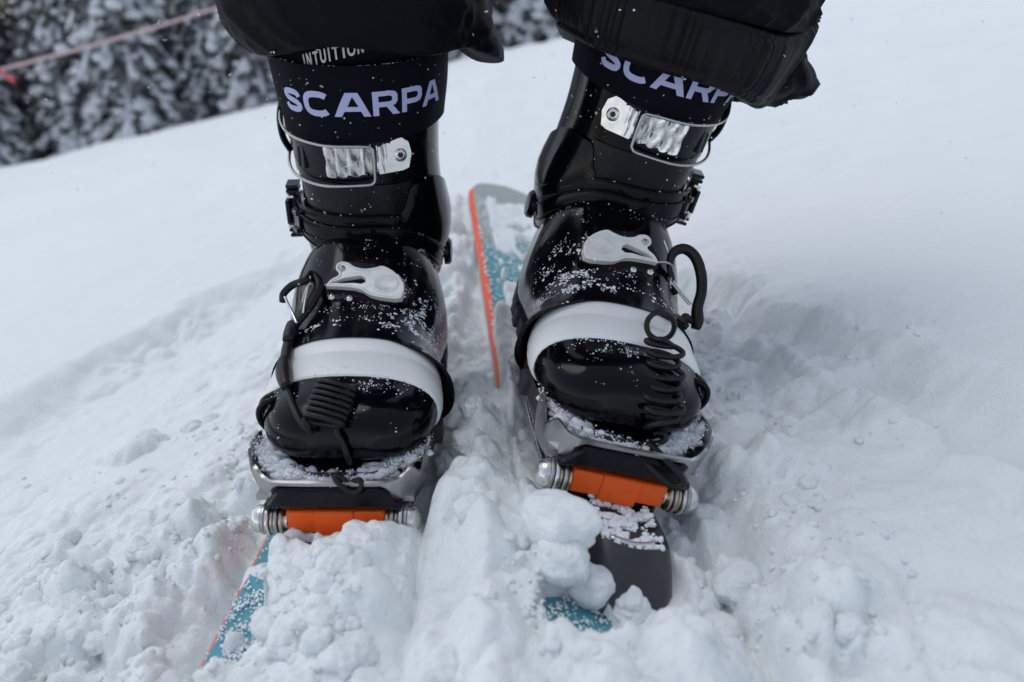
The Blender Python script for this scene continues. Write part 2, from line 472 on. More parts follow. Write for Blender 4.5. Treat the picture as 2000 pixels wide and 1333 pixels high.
# ------------------------------------------------------------------ ski (built for the left foot, mirrored for the right)
def build_ski(name, mtx, mirror, label):
    root = empty(name, mtx); tag(root, label, 'ski')
    wt = [(-1.02, .004), (-1.0, .030), (-.94, .055), (-.8, .066), (-.5, .060), (-.1, .0535), (.15, .0525), (.45, .055), (.75, .0585), (.90, .060), (.945, .056), (.968, .042), (.978, .020), (.980, .003)]
    zt = [(-1.02, .055), (-.9, .030), (-.75, .006), (-.6, 0), (.8, 0), (.9, .002), (.98, .010)]
    ys = list(np.linspace(-1.02, -.9, 12)) + list(np.linspace(-.86, .88, 60)) + list(np.linspace(.9, .98, 16))
    top, bot, rim = [], [], []
    for y in ys:
        w, z = max(interp(y, wt), .002), -.05 + interp(y, zt)
        top.append([(x * w - .004, y, z - .0012 * abs(x)**6) for x in np.linspace(-1, 1, 9)])
        bot.append([(x * (w + .0060) - .004, y, z - .012) for x in np.linspace(-1, 1, 9)])
    MB().grid(top).build('topsheet', 'top', root, mirror=mirror, fix=False)
    MB().grid(bot, flip=True).build('base', 'satin', root, mirror=mirror, fix=False)
    m = MB()
    for s in (0, -1):
        m.grid([[t[s] for t in top], [tuple(Vector(b[s]) + Vector((0, 0, .002))) for b in bot]])
    m.grid([top[-1], bot[-1]]); m.grid([top[0], bot[0]])
    m.build('sidewall', 'edge', root, mirror=mirror)
    m = MB()
    for s, sg in ((0, -1), (-1, 1)):
        m.grid([[tuple(Vector(b[s]) + Vector((0, 0, .002))) for b in bot], [tuple(Vector(b[s]) + Vector((sg * .0008, 0, .001))) for b in bot], [b[s] for b in bot]])
    m.build('steel_edge', 'steel', root, mirror=mirror)
    # ---- binding
    bd = MB()
    path = [(-.0545, .034), (-.0560, .022), (-.0545, .011), (-.0485, .0), (-.0395, -.0085), (-.031, -.0135), (0, -.014), (.031, -.0135), (.0395, -.0085), (.0485, .0), (.0545, .011), (.0560, .022), (.0545, .034)]
    pp = smooth_path([(p[0], p[1], 0) for p in path], 5)
    lo, hi = [], []
    for p in pp:
        ax = abs(p.x)
        zt_ = .0165 - .0010 * sstep(.03, .042, ax) + .009 * sstep(.040, .055, ax)
        zb_ = .0115 - .022 * sstep(.031, .043, ax) + .003 * sstep(.050, .056, ax)
        notch = .012 * math.exp(-((p.y - .006) / .0042)**2) * (ax > .045)
        n2 = Vector((p.x * .5, p.y - .06, 0)).normalized()
        hi.append(Vector((p.x, p.y, float(zt_) - notch)) + n2 * .004)
        lo.append(Vector((p.x, p.y, float(zb_))) - n2 * .004 * float(sstep(.03, .05, ax)))
    mid = [a.lerp(b, .5) for a, b in zip(lo, hi)]
    mid = [p + Vector((p.x * .5, p.y - .06, 0)).normalized() * .0015 for p in mid]
    gout = [lo, mid, hi]
    gin = [[p - Vector((p.x * .5, p.y - .06, 0)).normalized() * .0022 + Vector((0, 0, .0005)) for p in r] for r in gout]
    bd.slab(gin, gout)
    binding = bd.build('binding', 'steel', root, mirror=mirror, angle=40)
    m = MB()                                                        # floor sheet below the sole
    m.slab([[(x, y, -.004) for x in np.linspace(-.05, .05, 6)] for y in (-.006, .03, .09)], [[(x, y, .000) for x in np.linspace(-.05, .05, 6)] for y in (-.006, .03, .09)])
    m.build('toe_floor', 'steel', binding, mirror=mirror, smooth=False)
    m = MB()                                                        # black clip bar across the front
    out = []
    for x in np.linspace(-.043, .043, 25):
        k = sstep(.030, .042, abs(x))
        z0 = -.0035 - .004 * k; z1 = .0115 - .014 * k; yb = -.0155 + .004 * k
        out.append([(x, yb, z0), (x, yb - .0022, z0 + .003), (x, yb - .0022, z1 - .002), (x, yb, z1), (x, yb + .008, z1), (x, yb + .008, z0)])
    m.grid(out, close_v=True); m.cap(out[0]); m.cap(out[-1], flip=True)
    m.build('clip_bar', 'satin', binding, mirror=mirror, angle=35)
    m = MB()                                                        # orange pad: three stepped blocks
    m.box((-.0195, -.0095, -.0140), (.0098, .006, .0078)); m.box((0.0008, -.0105, -.0150), (.0125, .0062, .0095)); m.box((.0225, -.0095, -.0140), (.0098, .006, .0078))
    m.build('orange_pad', 'orange', binding, mirror=mirror, angle=30)
    for sg in (-1, 1):                                              # pivot bolt and washers at each end
        wsh = [(.0335, .0095, 'brass'), (.0365, .0105, 'steel'), (.0393, .0090, 'brass'), (.0420, .0108, 'chrome'), (.0450, .0100, 'steel')]
        for x, r, mm in wsh:
            m = MB(); prof = [(x - .0012, r * .6), (x - .0012, r - .0006), (x - .0006, r), (x + .0006, r), (x + .0012, r - .0006), (x + .0012, r * .6)]
            m.grid([[(sg * px_, -.008 + rr * math.cos(a), -.0165 + rr * math.sin(a)) for a in np.linspace(0, 2 * np.pi, 25)] for px_, rr in prof])
            m.build('washer', mm, binding, mirror=mirror, angle=40)
        m = MB(); prof = [(.030, .006), (.046, .006), (.0465, .0092), (.049, .0090), (.0515, .0078), (.0535, .0052), (.0543, .002), (.0545, .0003)]
        m.grid([[(sg * px_, -.008 + rr * math.cos(a), -.0165 + rr * math.sin(a)) for a in np.linspace(0, 2 * np.pi, 25)] for px_, rr in prof])
        m.build('pivot_bolt', 'chrome', binding, mirror=mirror, angle=40)
        m = MB(); m.tube([(sg * .040, -.006, -.022), (sg * .041, .02, -.030), (sg * .043, .10, -.034), (sg * .043, .20, -.034)], .003, 8)
        m.build('cable_rod', 'chrome', binding, mirror=mirror)
    m = MB()                                                        # riser block on the ski
    m.box((0, .045, -.031), (.030, .055, .019)); m.build('riser', 'satin', binding, mirror=mirror, angle=30)
    m = MB(); m.box((0, .22, -.036), (.031, .06, .014)); m.build('heel_block', 'satin', binding, mirror=mirror, angle=30)
    # front stop in front of the pad: a grey wedge with a hollow top
    st = [(-.014, .021, -.024, .004), (-.024, .0225, -.020, .006), (-.040, .024, -.0195, .007), (-.054, .025, -.0205, .006), (-.060, .0255, -.0225, .0), (-.070, .0255, -.028, -.001), (-.082, .025, -.036, -.001), (-.092, .024, -.0495, 0)]
    rows = []
    for y, w, zt_, dip in st:
        row = []
        for x in np.linspace(-1, 1, 17):
            e = sstep(.80, .72, abs(x))
            row.append((x * w - .003, y + .010 * x * x * (y < -.05), zt_ - dip * e * (dip > 0) - .006 * abs(x)**8))
        row = [(-w * 1.06, row[0][1], -.0505)] + row + [(w * 1.06, row[-1][1], -.0505)]
        rows.append(row)
    m = MB(); m.grid(rows); m.grid([rows[0], [(p[0], p[1], -.0505) for p in rows[0]]]); m.grid([rows[-1], [(p[0], p[1] - .001, -.0505) for p in rows[-1]]])
    stop = m.build('front_stop', 'dgrey', root, mirror=mirror, angle=38)
    m = MB(); m.tube(smooth_path([(-.016, -.051, -.0245), (-.003, -.0545, -.0245), (.011, -.051, -.0245)], 5), .0022, 6); m.build('stop_wire', 'chrome', stop, mirror=mirror)
    m = MB(); m.box((0, -.026, -.0270), (.014, .006, .0012)); m.build('stop_plate', 'rubber', stop, mirror=mirror, angle=30)
    return root
build_ski('telemark_ski', SKI_L, False, 'teal ski with orange edge under the boot showing its whole white lettering, mostly snowed in')
build_ski('telemark_ski', SKI_R, True, 'tilted teal ski with grey rounded tail sticking out between the boots')

# ------------------------------------------------------------------ boot surfaces (left boot, local coordinates)
ZT = [(0, .034), (.004, .044), (.012, .051), (.025, .0555), (.05, .0585), (.085, .067), (.12, .078), (.145, .0905), (.17, .1045), (.19, .115), (.21, .118), (.30, .11)]
WT = [(0, .020), (.004, .034), (.012, .0455), (.025, .0535), (.045, .0585), (.065, .0600), (.09, .0575), (.12, .0560), (.15, .0595), (.185, .0630), (.25, .052), (.28, .040), (.30, .022)]
CXT = [(0, .005), (.06, .002), (.12, -.003), (.2, -.008), (.3, -.010)]
def foot_ring(ly, off=0.0, n=40, phi0=-90, phi1=270, offf=None):
    w, zt, cx = interp(ly, WT), interp(ly, ZT), interp(ly, CXT)
    k = min(1, (ly / .03)) if ly < .03 else 1
    zm = .030; zb = zm - .020 * math.sqrt(max(.02, 1 - (1 - k)**2))
    ring = []
    for i in range(n + 1):
        phi = R_(phi0 + (phi1 - phi0) * i / n)       # 180 = outer side, 90 = top, 0 = inner side
        c, s_ = math.cos(phi), math.sin(phi)
        ex = .84 if s_ >= 0 else .7
        h = (zt - zm) if s_ >= 0 else (zm - zb)
        o_ = off + (offf(math.degrees(phi)) if offf else 0)
        x = cx + math.copysign(abs(c)**ex, c) * (w + o_)
        z = zm + math.copysign(abs(s_)**(.86 if s_ >= 0 else .8), s_) * (h + o_)
        ring.append(Vector((x, ly, z)))
    return ring

CF = [(.06, .192), (.105, .190), (.157, .183), (.19, .178), (.218, .173), (.252, .165), (.30, .155)]
CA = [(.06, .050), (.085, .058), (.105, .0605), (.130, .0585), (.157, .0575), (.19, .0595), (.218, .063), (.252, .066), (.30, .069)]
CB = [(.06, .055), (.12, .060), (.2, .064), (.3, .068)]
def leg(t, lz, off=0.0):
    """point on the cuff; t = angle from the front in degrees, + = inner side"""
    a, b, f = interp(lz, CA), interp(lz, CB), interp(lz, CF)
    s_, c = math.sin(R_(t)), math.cos(R_(t))
    ex = .9
    x = -.008 + math.copysign(abs(s_)**ex, s_) * (a + off)
    y = f + b - math.copysign(abs(c)**ex, c) * (b + off)
    return Vector((x, y, lz + (1 - c) * b * .20))
def leg_n(t, lz): return (leg(t, lz, .01) - leg(t, lz, 0)).normalized()

def band(t0, t1, zlo, zhi, off, th, nt_=48, nz=4, prof=None):
    """thick patch lying on the cuff"""
    f0 = zlo if callable(zlo) else (lambda t: zlo); f1 = zhi if callable(zhi) else (lambda t: zhi)
    out, inn = [], []
    for j in range(nz + 1):
        q = j / nz
        ro, ri = [], []
        for i in range(nt_ + 1):
            t = t0 + (t1 - t0) * i / nt_; z = f0(t) + (f1(t) - f0(t)) * q
            e = prof(q, i / nt_) if prof else 0
            ro.append(leg(t, z, off + th + e)); ri.append(leg(t, z, off))
        out.append(ro); inn.append(ri)
    return MB().slab(inn, out)

class Collector:
    """parts of a boot are first collected, so that both feet can be made from one description"""
    def __init__(s): s.items = []
    def add(s, name, mb, m, angle=None, parent=None, smooth=True, only=None):
        s.items.append([name, mb, m, angle, parent, smooth, only]); return len(s.items) - 1
BOOT = Collector()

toe_ys = [.078 * (1 - math.cos(math.pi / 2 * i / 30)) for i in range(31)]
m = MB(); rings = [foot_ring(y) for y in toe_ys]; m.grid(rings); m.cap(rings[0], flip=True)
TOE = BOOT.add('toe_box', m, 'gloss')
rear_ys = list(np.linspace(.083, .10, 8)) + list(np.linspace(.105, .30, 32))
def skirt(y):
    k = math.exp(-(y - .083) / .012)
    def f(phi):
        inner = float(sstep(75, -5, phi)) * (phi > -60)
        return .0022 * math.exp(-(y - .083) / .02) + (.0085 * inner) * k + .002
    return f
m = MB(); rings = [foot_ring(y, 0, 56, -90, 270, skirt(y)) for y in rear_ys]
for r_ in rings[:6]:
    for p in r_:
        if p.x > .02: p.y -= .008 * float(sstep(.02, .065, p.x))
m.grid(rings); m.cap(rings[-1])
lip = [p.copy() for p in rings[0]]
m.grid([rings[0], [Vector((p.x * .955, p.y + .002, .03 + (p.z - .03) * .93)) for p in lip], [Vector((p.x * .94, p.y + .012, .03 + (p.z - .03) * .91)) for p in lip]], flip=True)
REAR = BOOT.add('instep_shell', m, 'gloss', 50)
# white bellows: an arch with a step and a groove
prof = [(.0465, -.0002), (.0472, .0010), (.0485, .0015), (.058, .0019), (.068, .0020), (.0710, .0011), (.0730, .0011), (.0755, .0022), (.080, .0026), (.086, .0028), (.0885, .0022), (.090, .0005)]
m = MB(); m.grid([foot_ring(y, o_, 56, -38, 218) for y, o_ in prof])
BELL = BOOT.add('bellows', m, 'white', 60)
# sole with lugs
m = MB(); rows = []
for y in np.linspace(-.004, .302, 40):
    w = max(.012, (interp(max(y, 0), WT) * .93)); cx = interp(y, CXT)
    rows.append([(cx + x * w, y, z) for x, z in ((-1, .016), (-1.02, .004), (-.9, 0), (0, 0), (.9, 0), (1.02, .004), (1, .016))])
m.grid(rows); m.cap(rows[0]); m.cap(rows[-1], flip=True)
SOLE = BOOT.add('sole', m, 'sole', 40)
for i in range(9):
    for sg in (-1, 1):
        y = .06 + .022 * i; m = MB(); m.box((interp(y, CXT) + sg * interp(y, WT) * .95, y, .008), (.004, .007, .007)); BOOT.add('sole_lug', m, 'sole', 30, 'sole')
# lug with a slot on the outer side of the toe
m = MB()
m.tube(smooth_path([(-.042, .036, .046), (-.0490, .032, .046), (-.0540, .032, .040), (-.0555, .035, .031), (-.0525, .038, .023), (-.046, .042, .018)], 6), [.0022] * 31, 8)
m.tube(smooth_path([(-.046, .045, .044), (-.0530, .043, .040), (-.0548, .045, .030), (-.050, .049, .020)], 6), [.0042] * 19, 8)
BOOT.add('toe_lug', m, 'gloss')
# cuff
zs_ = np.linspace(.072, .2435, 40)
m = MB()
outer = [[leg(t, z) for t in np.linspace(-180, 180, 73)] for z in zs_]
inner = [[leg(t, z, -.005) for t in np.linspace(-180, 180, 73)] for z in zs_]
m.grid(outer); m.grid(inner, flip=True); m.grid([outer[-1], inner[-1]])
CUFF = BOOT.add('cuff', m, 'gloss', 60)
# smooth panel over the shin, below the upper buckle
BOOT.add('shin_panel', band(-62, 40, lambda t: .112 + .00001 * t * t, lambda t: .1555 - .00005 * t, 0, .0016, 40, 8, lambda q, u: .0006 * math.sin(math.pi * min(q, 1))), 'satin', 40)
# wrap of the cuff over the inner ankle
BOOT.add('ankle_wrap', band(28, 150, lambda t: .108 - .050 * float(sstep(30, 88, t)), lambda t: .150 - .030 * float(sstep(60, 120, t)) - .02 * float(sstep(40, 28, t)), .0008, .0028, 40, 6, lambda q, u: .0025 * math.sin(math.pi * q)), 'gloss', 50)
# ankle strap bands: arched across the front, falling towards the inner hinge
def arch(c, drop, outer=0.0): return lambda t: c - drop * float(sstep(8, 92, t))**1.2 - outer * float(sstep(-20, -85, t))
for c, d_, ou, hh, of, th in ((.1245, .040, .004, .0060, .0016, .0030), (.1140, .046, -.001, .0075, .0022, .0036), (.1030, .044, -.006, .0050, .0016, .0026)):
    BOOT.add('ankle_strap', band(-88, 104, (lambda a, h: lambda t: a(t) - h)(arch(c, d_, ou), hh), (lambda a, h: lambda t: a(t) + h)(arch(c, d_, ou), hh), of, th, 60, 6, lambda q, u: .0006 * math.sin(math.pi * q)), 'gloss', 30)
    for sg in (-1, 1):
        w = MB(); w.tube([leg(t, arch(c, d_, ou)(t) + sg * hh * .88, of + th + .0004) for t in np.linspace(-86, 102, 60)], .0009, 6); BOOT.add('strap_rim', w, 'gloss', None, 'ankle_strap')
m = MB(); m.grid([[leg(92, .070, .006) + Vector((math.sin(0) + (.003 if k else .005), 0, 0)) * 0 + leg_n(92, .07) * h + Vector((0, r * math.cos(a), r * math.sin(a))) for a in np.linspace(0, 2 * np.pi, 21)] for k, (h, r) in enumerate(((0, .012), (.004, .012), (.006, .010), (.0062, .0002)))])
BOOT.add('ankle_pivot', m, 'satin', 40)
# power strap and liner
def strap_prof(q, u): return .0007 * math.sin(math.pi * q) + .0004 * math.sin(u * 37)
BOOT.add('power_strap', band(-118, 118, lambda t: .1880 + .0025 * math.sin(R_(t * 1.3)), lambda t: .2440, .0008, .0030, 90, 8, strap_prof), 'strap', 40)
m = MB()
go = [[leg(t, z, -.004 + .0025 * math.sin((z - .24) * 110)) for t in np.linspace(-180, 180, 73)] for z in np.linspace(.235, .315, 16)]
m.grid(go); BOOT.add('liner', m, 'strap')
# upper buckle strap
BOOT.add('buckle_strap', band(-96, 24, lambda t: .1585 + .00010 * (t + 40), lambda t: .1850 + .00014 * (t + 40), .0010, .0022, 60, 3), 'satin', 40)
BOOT.add('cuff_overlap', band(-100, 46, .1575, lambda t: .192, .0, .0009, 50, 3), 'gloss', 40)

# ------------------------------------------------------------------ a tracer to lay small parts on the surfaces
def bvh_of(parts, mtx, mirror):
    V, F = [], []
    for it in parts:
        b = len(V)
        for p in it[1].v:
            p = Vector(p)
            if mirror: p.x = -p.x
            V.append(mtx @ p)
        F += [tuple(b + i for i in f) for f in it[1].f]
    return BVHTree.FromPolygons(V, F)
TL = bvh_of(BOOT.items, MAT_L, False)
INV_L = MAT_L.inverted()
def onL(px, py, lift=.003, Y=.60, tree=None, inv=None):
    """local point on the left boot below a sight line, lifted off the surface"""
    d = ray(px, py).normalized()
    h = (tree or TL).ray_cast(CAM, d)
    if h[0] is None:
        return (INV_L if inv is None else inv) @ at(px, py, Y)
    n = h[1] if h[1].dot(d) < 0 else -h[1]
    return (INV_L if inv is None else inv) @ (h[0] + n * lift)
def plane_map(px, py, n, lift, pt=None):
    """maps 2D sight-line coordinates onto a plane through a point on the boot, normal n (local = world axes for the left boot)"""
    p0 = (MAT_L @ onL(px, py, 0)) + n * lift
    def f(x, y):
        d = ray(x, y); k = (p0 - CAM).dot(n) / d.dot(n); return INV_L @ (CAM + d * k)
    return f

# upper buckle: bolt plate, folded rack, bolt, wire bail and lever
nb = leg_n(22, .178)
pm = plane_map(778, 305, nb, .0045)
m = MB(); m.poly([(738, 288), (783, 268), (798, 278), (804, 300), (799, 327), (787, 333), (742, 341), (738, 320)], [[(782 + 11 * math.cos(a), 303 + 13 * math.sin(a)) for a in np.linspace(0, 2 * np.pi, 15)[:-1]]], pm, nb, .0016)
BOOT.add('bolt_plate', m, 'chrome', 30)
c0 = pm(782, 303); ux = (pm(790, 303) - c0).normalized(); uz = (pm(782, 295) - c0).normalized()
m = MB()
prof = [(.0052, -.001), (.0050, .0006), (.0042, .0014), (.0030, .0018), (.0027, .0008), (.0002, .0008)]
m.grid([[c0 + ux * (r * math.cos(a)) + uz * (r * math.sin(a)) + nb * h for a in np.linspace(0, 2 * np.pi, 25)] for r, h in prof])
BOOT.add('bolt', m, 'chrome', 35)
m = MB(); m.grid([[c0 + ux * (r * math.cos(a)) + uz * (r * math.sin(a)) + nb * .0012 for a in np.linspace(0, 2 * np.pi, 7)] for r in (.0024, .0002)])
BOOT.add('bolt_socket', m, 'rubber', parent='bolt')
# corrugated rack
def rack(t0, t1, waves, zl, zh, amp, base):
    out, inn = [], []
    N = waves * 8
    for i in range(N + 1):
        u = i / N; t = t0 + (t1 - t0) * u
        ph = u * waves
        e = base + amp * (.5 + .5 * math.sin(2 * math.pi * ph)) ** .8
        sk = .0011 * math.sin(2 * math.pi * ph + .7)
        ro = [leg(t + sk * 200 * (q - .5), zl(t) + (zh(t) - zl(t)) * q + sk, e + .0009 * math.sin(q * 9 + ph * 5)) for q in np.linspace(0, 1, 8)]
        out.append(ro); inn.append([leg(t, zl(t) + (zh(t) - zl(t)) * q, base - .001) for q in np.linspace(0, 1, 8)])
    return MB().slab(inn, out)
RK0 = lambda t: .1600 + .00010 * (t + 40)
RK1 = lambda t: .1835 + .00008 * (t + 40)
BOOT.add('rack', rack(-18, 10.5, 4, RK0, RK1, .0045, .0036), 'chrome', 35)
BOOT.add('rack', rack(13, 20.5, 2, lambda t: .1655, lambda t: .1860, .0036, .0034), 'chrome', 35)
def wire(pts, r, lift, Y=.60, name='wire_bail', m_='steel', n=7):
    w = MB(); w.tube(smooth_path([onL(px, py, lift, Y) for px, py in pts], n), r, 8); BOOT.add(name, w, m_)
w = MB()
w.tube(smooth_path([leg(-100, .1985, .006), leg(-80, .196, .007), leg(-60, .1915, .008), leg(-40, .1885, .008), leg(-15, .1870, .0085), leg(5, .1870, .0088), leg(10.5, .1855, .0088), leg(11.5, .1800, .0090), leg(11.5, .1660, .0090), leg(10.5, .1590, .0088), leg(4, .1570, .0085), leg(-20, .1552, .008), leg(-45, .1560, .008), leg(-65, .1600, .008), leg(-88, .1680, .007)], 7), .00125, 8)
BOOT.add('wire_bail', w, 'steel')
m = MB()
for k in (0, 1):
    m.tube(smooth_path([leg(-84 - 14 * k, .202, .005), leg(-82 - 14 * k, .190, .0095), leg(-80 - 14 * k, .175, .0100), leg(-80 - 14 * k, .164, .006)], 6), [.0042] * 19, 10, flat=.6)
BOOT.add('buckle_lever', m, 'satin', 45)
for zz in (.206, .1775):
    m = MB(); m.blob(leg(-97, zz, .0085), .0038, 2, (1, 1, .8), .1); BOOT.add('lever_rivet', m, 'chrome')
m = MB(); m.box(leg(-42, .172, .0036), (.0022, .0012, .0085), Matrix.Rotation(R_(-42), 3, 'Z')); m.box(leg(-48, .171, .0036), (.0012, .0012, .0075), Matrix.Rotation(R_(-48), 3, 'Z'))
BOOT.add('strap_keeper', m, 'rubber', 30)

# ankle buckle on the outer side
BX = MB(); 
def obox(mb, t, z, out_, h, tilt=0): mb.box(leg(t, z, out_), h, Matrix.Rotation(R_(t), 3, 'Z') @ Matrix.Rotation(R_(tilt), 3, 'Y'), .25)
obox(BX, -84, .1130, .0085, (.004, .0035, .0165)); obox(BX, -80, .1130, .0125, (.0075, .0016, .0100))
BOOT.add('ankle_buckle', BX, 'satin', 35)
for k, z in enumerate((.1350, .1310, .0960, .0915)):
    m = MB(); obox(m, -82, z, .0085, (.0085, .0052, .0014), 6 if k < 2 else -6); BOOT.add('buckle_tooth', m, 'satin', 35, 'ankle_buckle')
for z in (.126, .1005):
    m = MB(); obox(m, -80, z, .0110, (.0052, .003, .0012)); BOOT.add('buckle_pin', m, 'chrome', 35, 'ankle_buckle')
m = MB(); obox(m, -60, .1135, .0062, (.0085, .0022, .0090)); BOOT.add('buckle_seat', m, 'gloss', 35)
for z in (.121, .106):
    m = MB(); obox(m, -60, z, .0085, (.006, .0016, .0022)); BOOT.add('seat_tab', m, 'satin', 35)

# instep buckle: black base with rivets, pale cast lever with a slot
hc = MAT_L @ onL(715, 548, 0)
nL = Vector((-.02, -.62, .78)).normalized()
pm2 = plane_map(715, 548, nL, .0035)
m = MB(); m.poly([(628, 556), (650, 530), (668, 510), (700, 512), (748, 520), (790, 545), (800, 565), (792, 590), (770, 595), (720, 588), (690, 590), (640, 582)], [], pm2, nL, .006)
BOOT.add('instep_buckle_base', m, 'satin', 35)
pm3 = plane_map(715, 548, nL, .0085)
lev = [(636, 559), (646, 548), (660, 540), (663, 532), (656, 524), (659, 515), (668, 511), (680, 514), (690, 521), (712, 526), (735, 523), (748, 520), (765, 528), (780, 541), (788, 555), (789, 570), (784, 583), (770, 585), (740, 581), (722, 576), (708, 567), (690, 562), (668, 560), (650, 559)]
slot = [(645, 553), (668, 544), (692, 540), (704, 538), (713, 543), (714, 551), (706, 555), (690, 553), (668, 554)]
m = MB(); m.poly(lev, [slot], pm3, nL, .0048)
LEV = BOOT.add('instep_lever', m, 'lever', 35)
m = MB(); cen = (722, 550)
rim = [Vector(pm3(*p)) + nL * .0001 for p in lev]
w = MB(); path = [pm3(cen[0] + (p[0] - cen[0]) * .965, cen[1] + (p[1] - cen[1]) * .93) for p in lev]
w.tube(smooth_path(path + [path[0]], 4), .0011, 6, caps=False); BOOT.add('lever_rim', w, 'lever', None, 'instep_lever')
m = MB(); cc = pm3(752, 555)
ux = (pm3(760, 555) - cc).normalized(); uy = nL.cross(ux)
m.grid([[cc + ux * (r * 1.35 * math.cos(a)) + uy * (r * math.sin(a)) + nL * h for a in np.linspace(0, 2 * np.pi, 21)] for r, h in ((.0075, .0002), (.0065, .0006), (.0058, .0002), (.0002, -.0006 + .001))])
BOOT.add('lever_dimple', m, 'lever', None, 'instep_lever')
for px_, py_ in ((668, 525), (645, 575), (680, 578)):
    m = MB(); pc = pm3(px_, py_) - nL * (.0 if py_ < 540 else .0045); ux = (pm3(px_ + 5, py_) - pm3(px_, py_)).normalized(); uy = nL.cross(ux)
    m.grid([[pc + ux * (r * math.cos(a)) + uy * (r * math.sin(a)) + nL * h for a in np.linspace(0, 2 * np.pi, 17)] for r, h in ((.0027, -.0005), (.0026, .0007), (.0018, .0014), (.0002, .0016))])
    BOOT.add('rivet', m, 'steel' if py_ < 540 else 'chrome', None)
w = MB(); w.tube(smooth_path([pm2(645, 560), at(605, 556, .535) - O_L, at(590, 600, .535) - O_L, at(584, 640, .52) - O_L], 6), .0011, 6); BOOT.add('instep_wire', w, 'steel')

# ------------------------------------------------------------------ lettering
def stroke(path, w):
    """outline polygon of a polyline of constant width (2D)"""
    P = [np.array(p, float) for p in path]; Lf, Rt = [], []
    for i, p in enumerate(P):
        t = P[min(i + 1, len(P) - 1)] - P[max(i - 1, 0)]; t = t / np.linalg.norm(t); n = np.array([-t[1], t[0]])
        ww = w(i / (len(P) - 1)) if callable(w) else w
        Lf.append(tuple(p + n * ww / 2)); Rt.append(tuple(p - n * ww / 2))
    return Lf + Rt[::-1]
def arc(cx, cy, rx, ry, a0, a1, n=14, p=.8):
    out = []
    for a in np.linspace(R_(a0), R_(a1), n):
        c, s_ = math.cos(a), math.sin(a)
        out.append((cx + rx * math.copysign(abs(c)**p, c), cy + ry * math.copysign(abs(s_)**p, s_)))
    return out
GL = {  # letter: (advance, [ (outer, [holes]) ]); cap height 1, wide and heavy
 'S': (1.16, [(stroke([(p.x, p.y) for p in smooth_path([(q[0], q[1], 0) for q in ((.97, .68), (.86, .83), (.56, .87), (.26, .84), (.15, .715), (.27, .59), (.56, .51), (.85, .42), (.96, .29), (.84, .16), (.54, .13), (.23, .17), (.12, .33))], 4)], .245), [])]),
 'C': (1.26, [(stroke(arc(.64, .5, .52, .40, 42, 318, 26, .72), .255), [])]),
 'A': (1.34, [([(.0, 0), (.46, 1), (.86, 1), (1.32, 0), (1.04, 0), (.94, .22), (.38, .22), (.28, 0)], [[(.48, .42), (.86, .42), (.66, .84)]])]),
 'R': (1.22, [([(.0, 0), (.0, 1), (.78, 1), (.98, .95), (1.08, .82), (1.08, .56), (.98, .42), (.86, .38), (1.18, 0), (.86, 0), (.58, .35), (.24, .35), (.24, 0)], [[(.24, .56), (.72, .56), (.82, .60), (.84, .68), (.82, .76), (.72, .80), (.24, .80)]])]),
 'P': (1.06, [([(.0, 0), (.0, 1), (.78, 1), (.98, .95), (1.08, .82), (1.08, .52), (.98, .38), (.78, .32), (.24, .32), (.24, 0)], [[(.24, .53), (.70, .53), (.81, .57), (.84, .66), (.81, .76), (.70, .80), (.24, .80)]])]),
 'I': (.42, [([(.1, 0), (.1, 1), (.3, 1), (.3, 0)], [])]),
 'N': (.95, [([(.05, 0), (.05, 1), (.27, 1), (.65, .34), (.65, 1), (.85, 1), (.85, 0), (.63, 0), (.25, .66), (.25, 0)], [])]),
 'T': (.85, [([(.32, 0), (.32, .82), (.03, .82), (.03, 1), (.82, 1), (.82, .82), (.53, .82), (.53, 0)], [])]),
 'U': (.92, [(stroke([(.16, 1), (.16, .4)] + arc(.46, .36, .30, .26, 180, 360, 12, 1) + [(.76, .4), (.76, 1)], .2), [])]),
 'O': (1.0, [(arc(.5, .5, .5, .5, 0, 345, 24, .9), [arc(.5, .5, .29, .31, 0, 345, 24, .9)])]),
}
def lettering(text, name, m_, height, t_span, t_mid, z_base, off, gap=.10, coll=BOOT, flip=False, only=None, skew=0.0):
    tot = sum(GL[c][0] for c in text) + gap * (len(text) - 1)
    x0 = 0
    for c in text:
        m = bmesh.new()
        for outer, holes in GL[c][1]:
            loops = [outer] + holes; flat = [p for lp in loops for p in lp]
            vs = [m.verts.new((x0 + p[0], p[1], 0)) for p in flat]
            for t in tessellate_polygon([[Vector((p[0], p[1], 0)) for p in lp] for lp in loops]):
                try: m.faces.new([vs[i] for i in t])
                except ValueError: pass
        xs = np.arange(math.floor(x0 * 8) / 8, x0 + GL[c][0] + .2, .125)
        for xc in xs:
            bmesh.ops.bisect_plane(m, geom=m.verts[:] + m.edges[:] + m.faces[:], plane_co=(xc, 0, 0), plane_no=(1, 0, 0))
        for yc in (.25, .5, .75):
            bmesh.ops.bisect_plane(m, geom=m.verts[:] + m.edges[:] + m.faces[:], plane_co=(0, yc, 0), plane_no=(0, 1, 0))
        mb = MB(); m.verts.index_update()
        for v in m.verts:
            t = t_mid + (v.co.x / tot - .5) * t_span
            if flip: t = -t
            p = leg(t, z_base + v.co.y * height + skew * (v.co.x / tot - .5), off)
            mb.v.append(tuple(p))
        n0 = len(mb.v)
        mb.f = [tuple(v.index for v in f.verts) for f in m.faces]
        # a thin raised print
        mb.v += [tuple(Vector(p) - Vector((0, -.0006, 0))) for p in mb.v]
        for e in m.edges:
            if len(e.link_faces) == 1: a, b = e.verts[0].index, e.verts[1].index; mb.f.append((a, b, b + n0, a + n0))
        m.free()
        coll.add(name, mb, m_, None, None, False, only)
        x0 += GL[c][0] + gap
lettering('SCARPA', 'letter', 'letter', .0172, 113, 12, .2085, .0052, only='L', gap=.07)
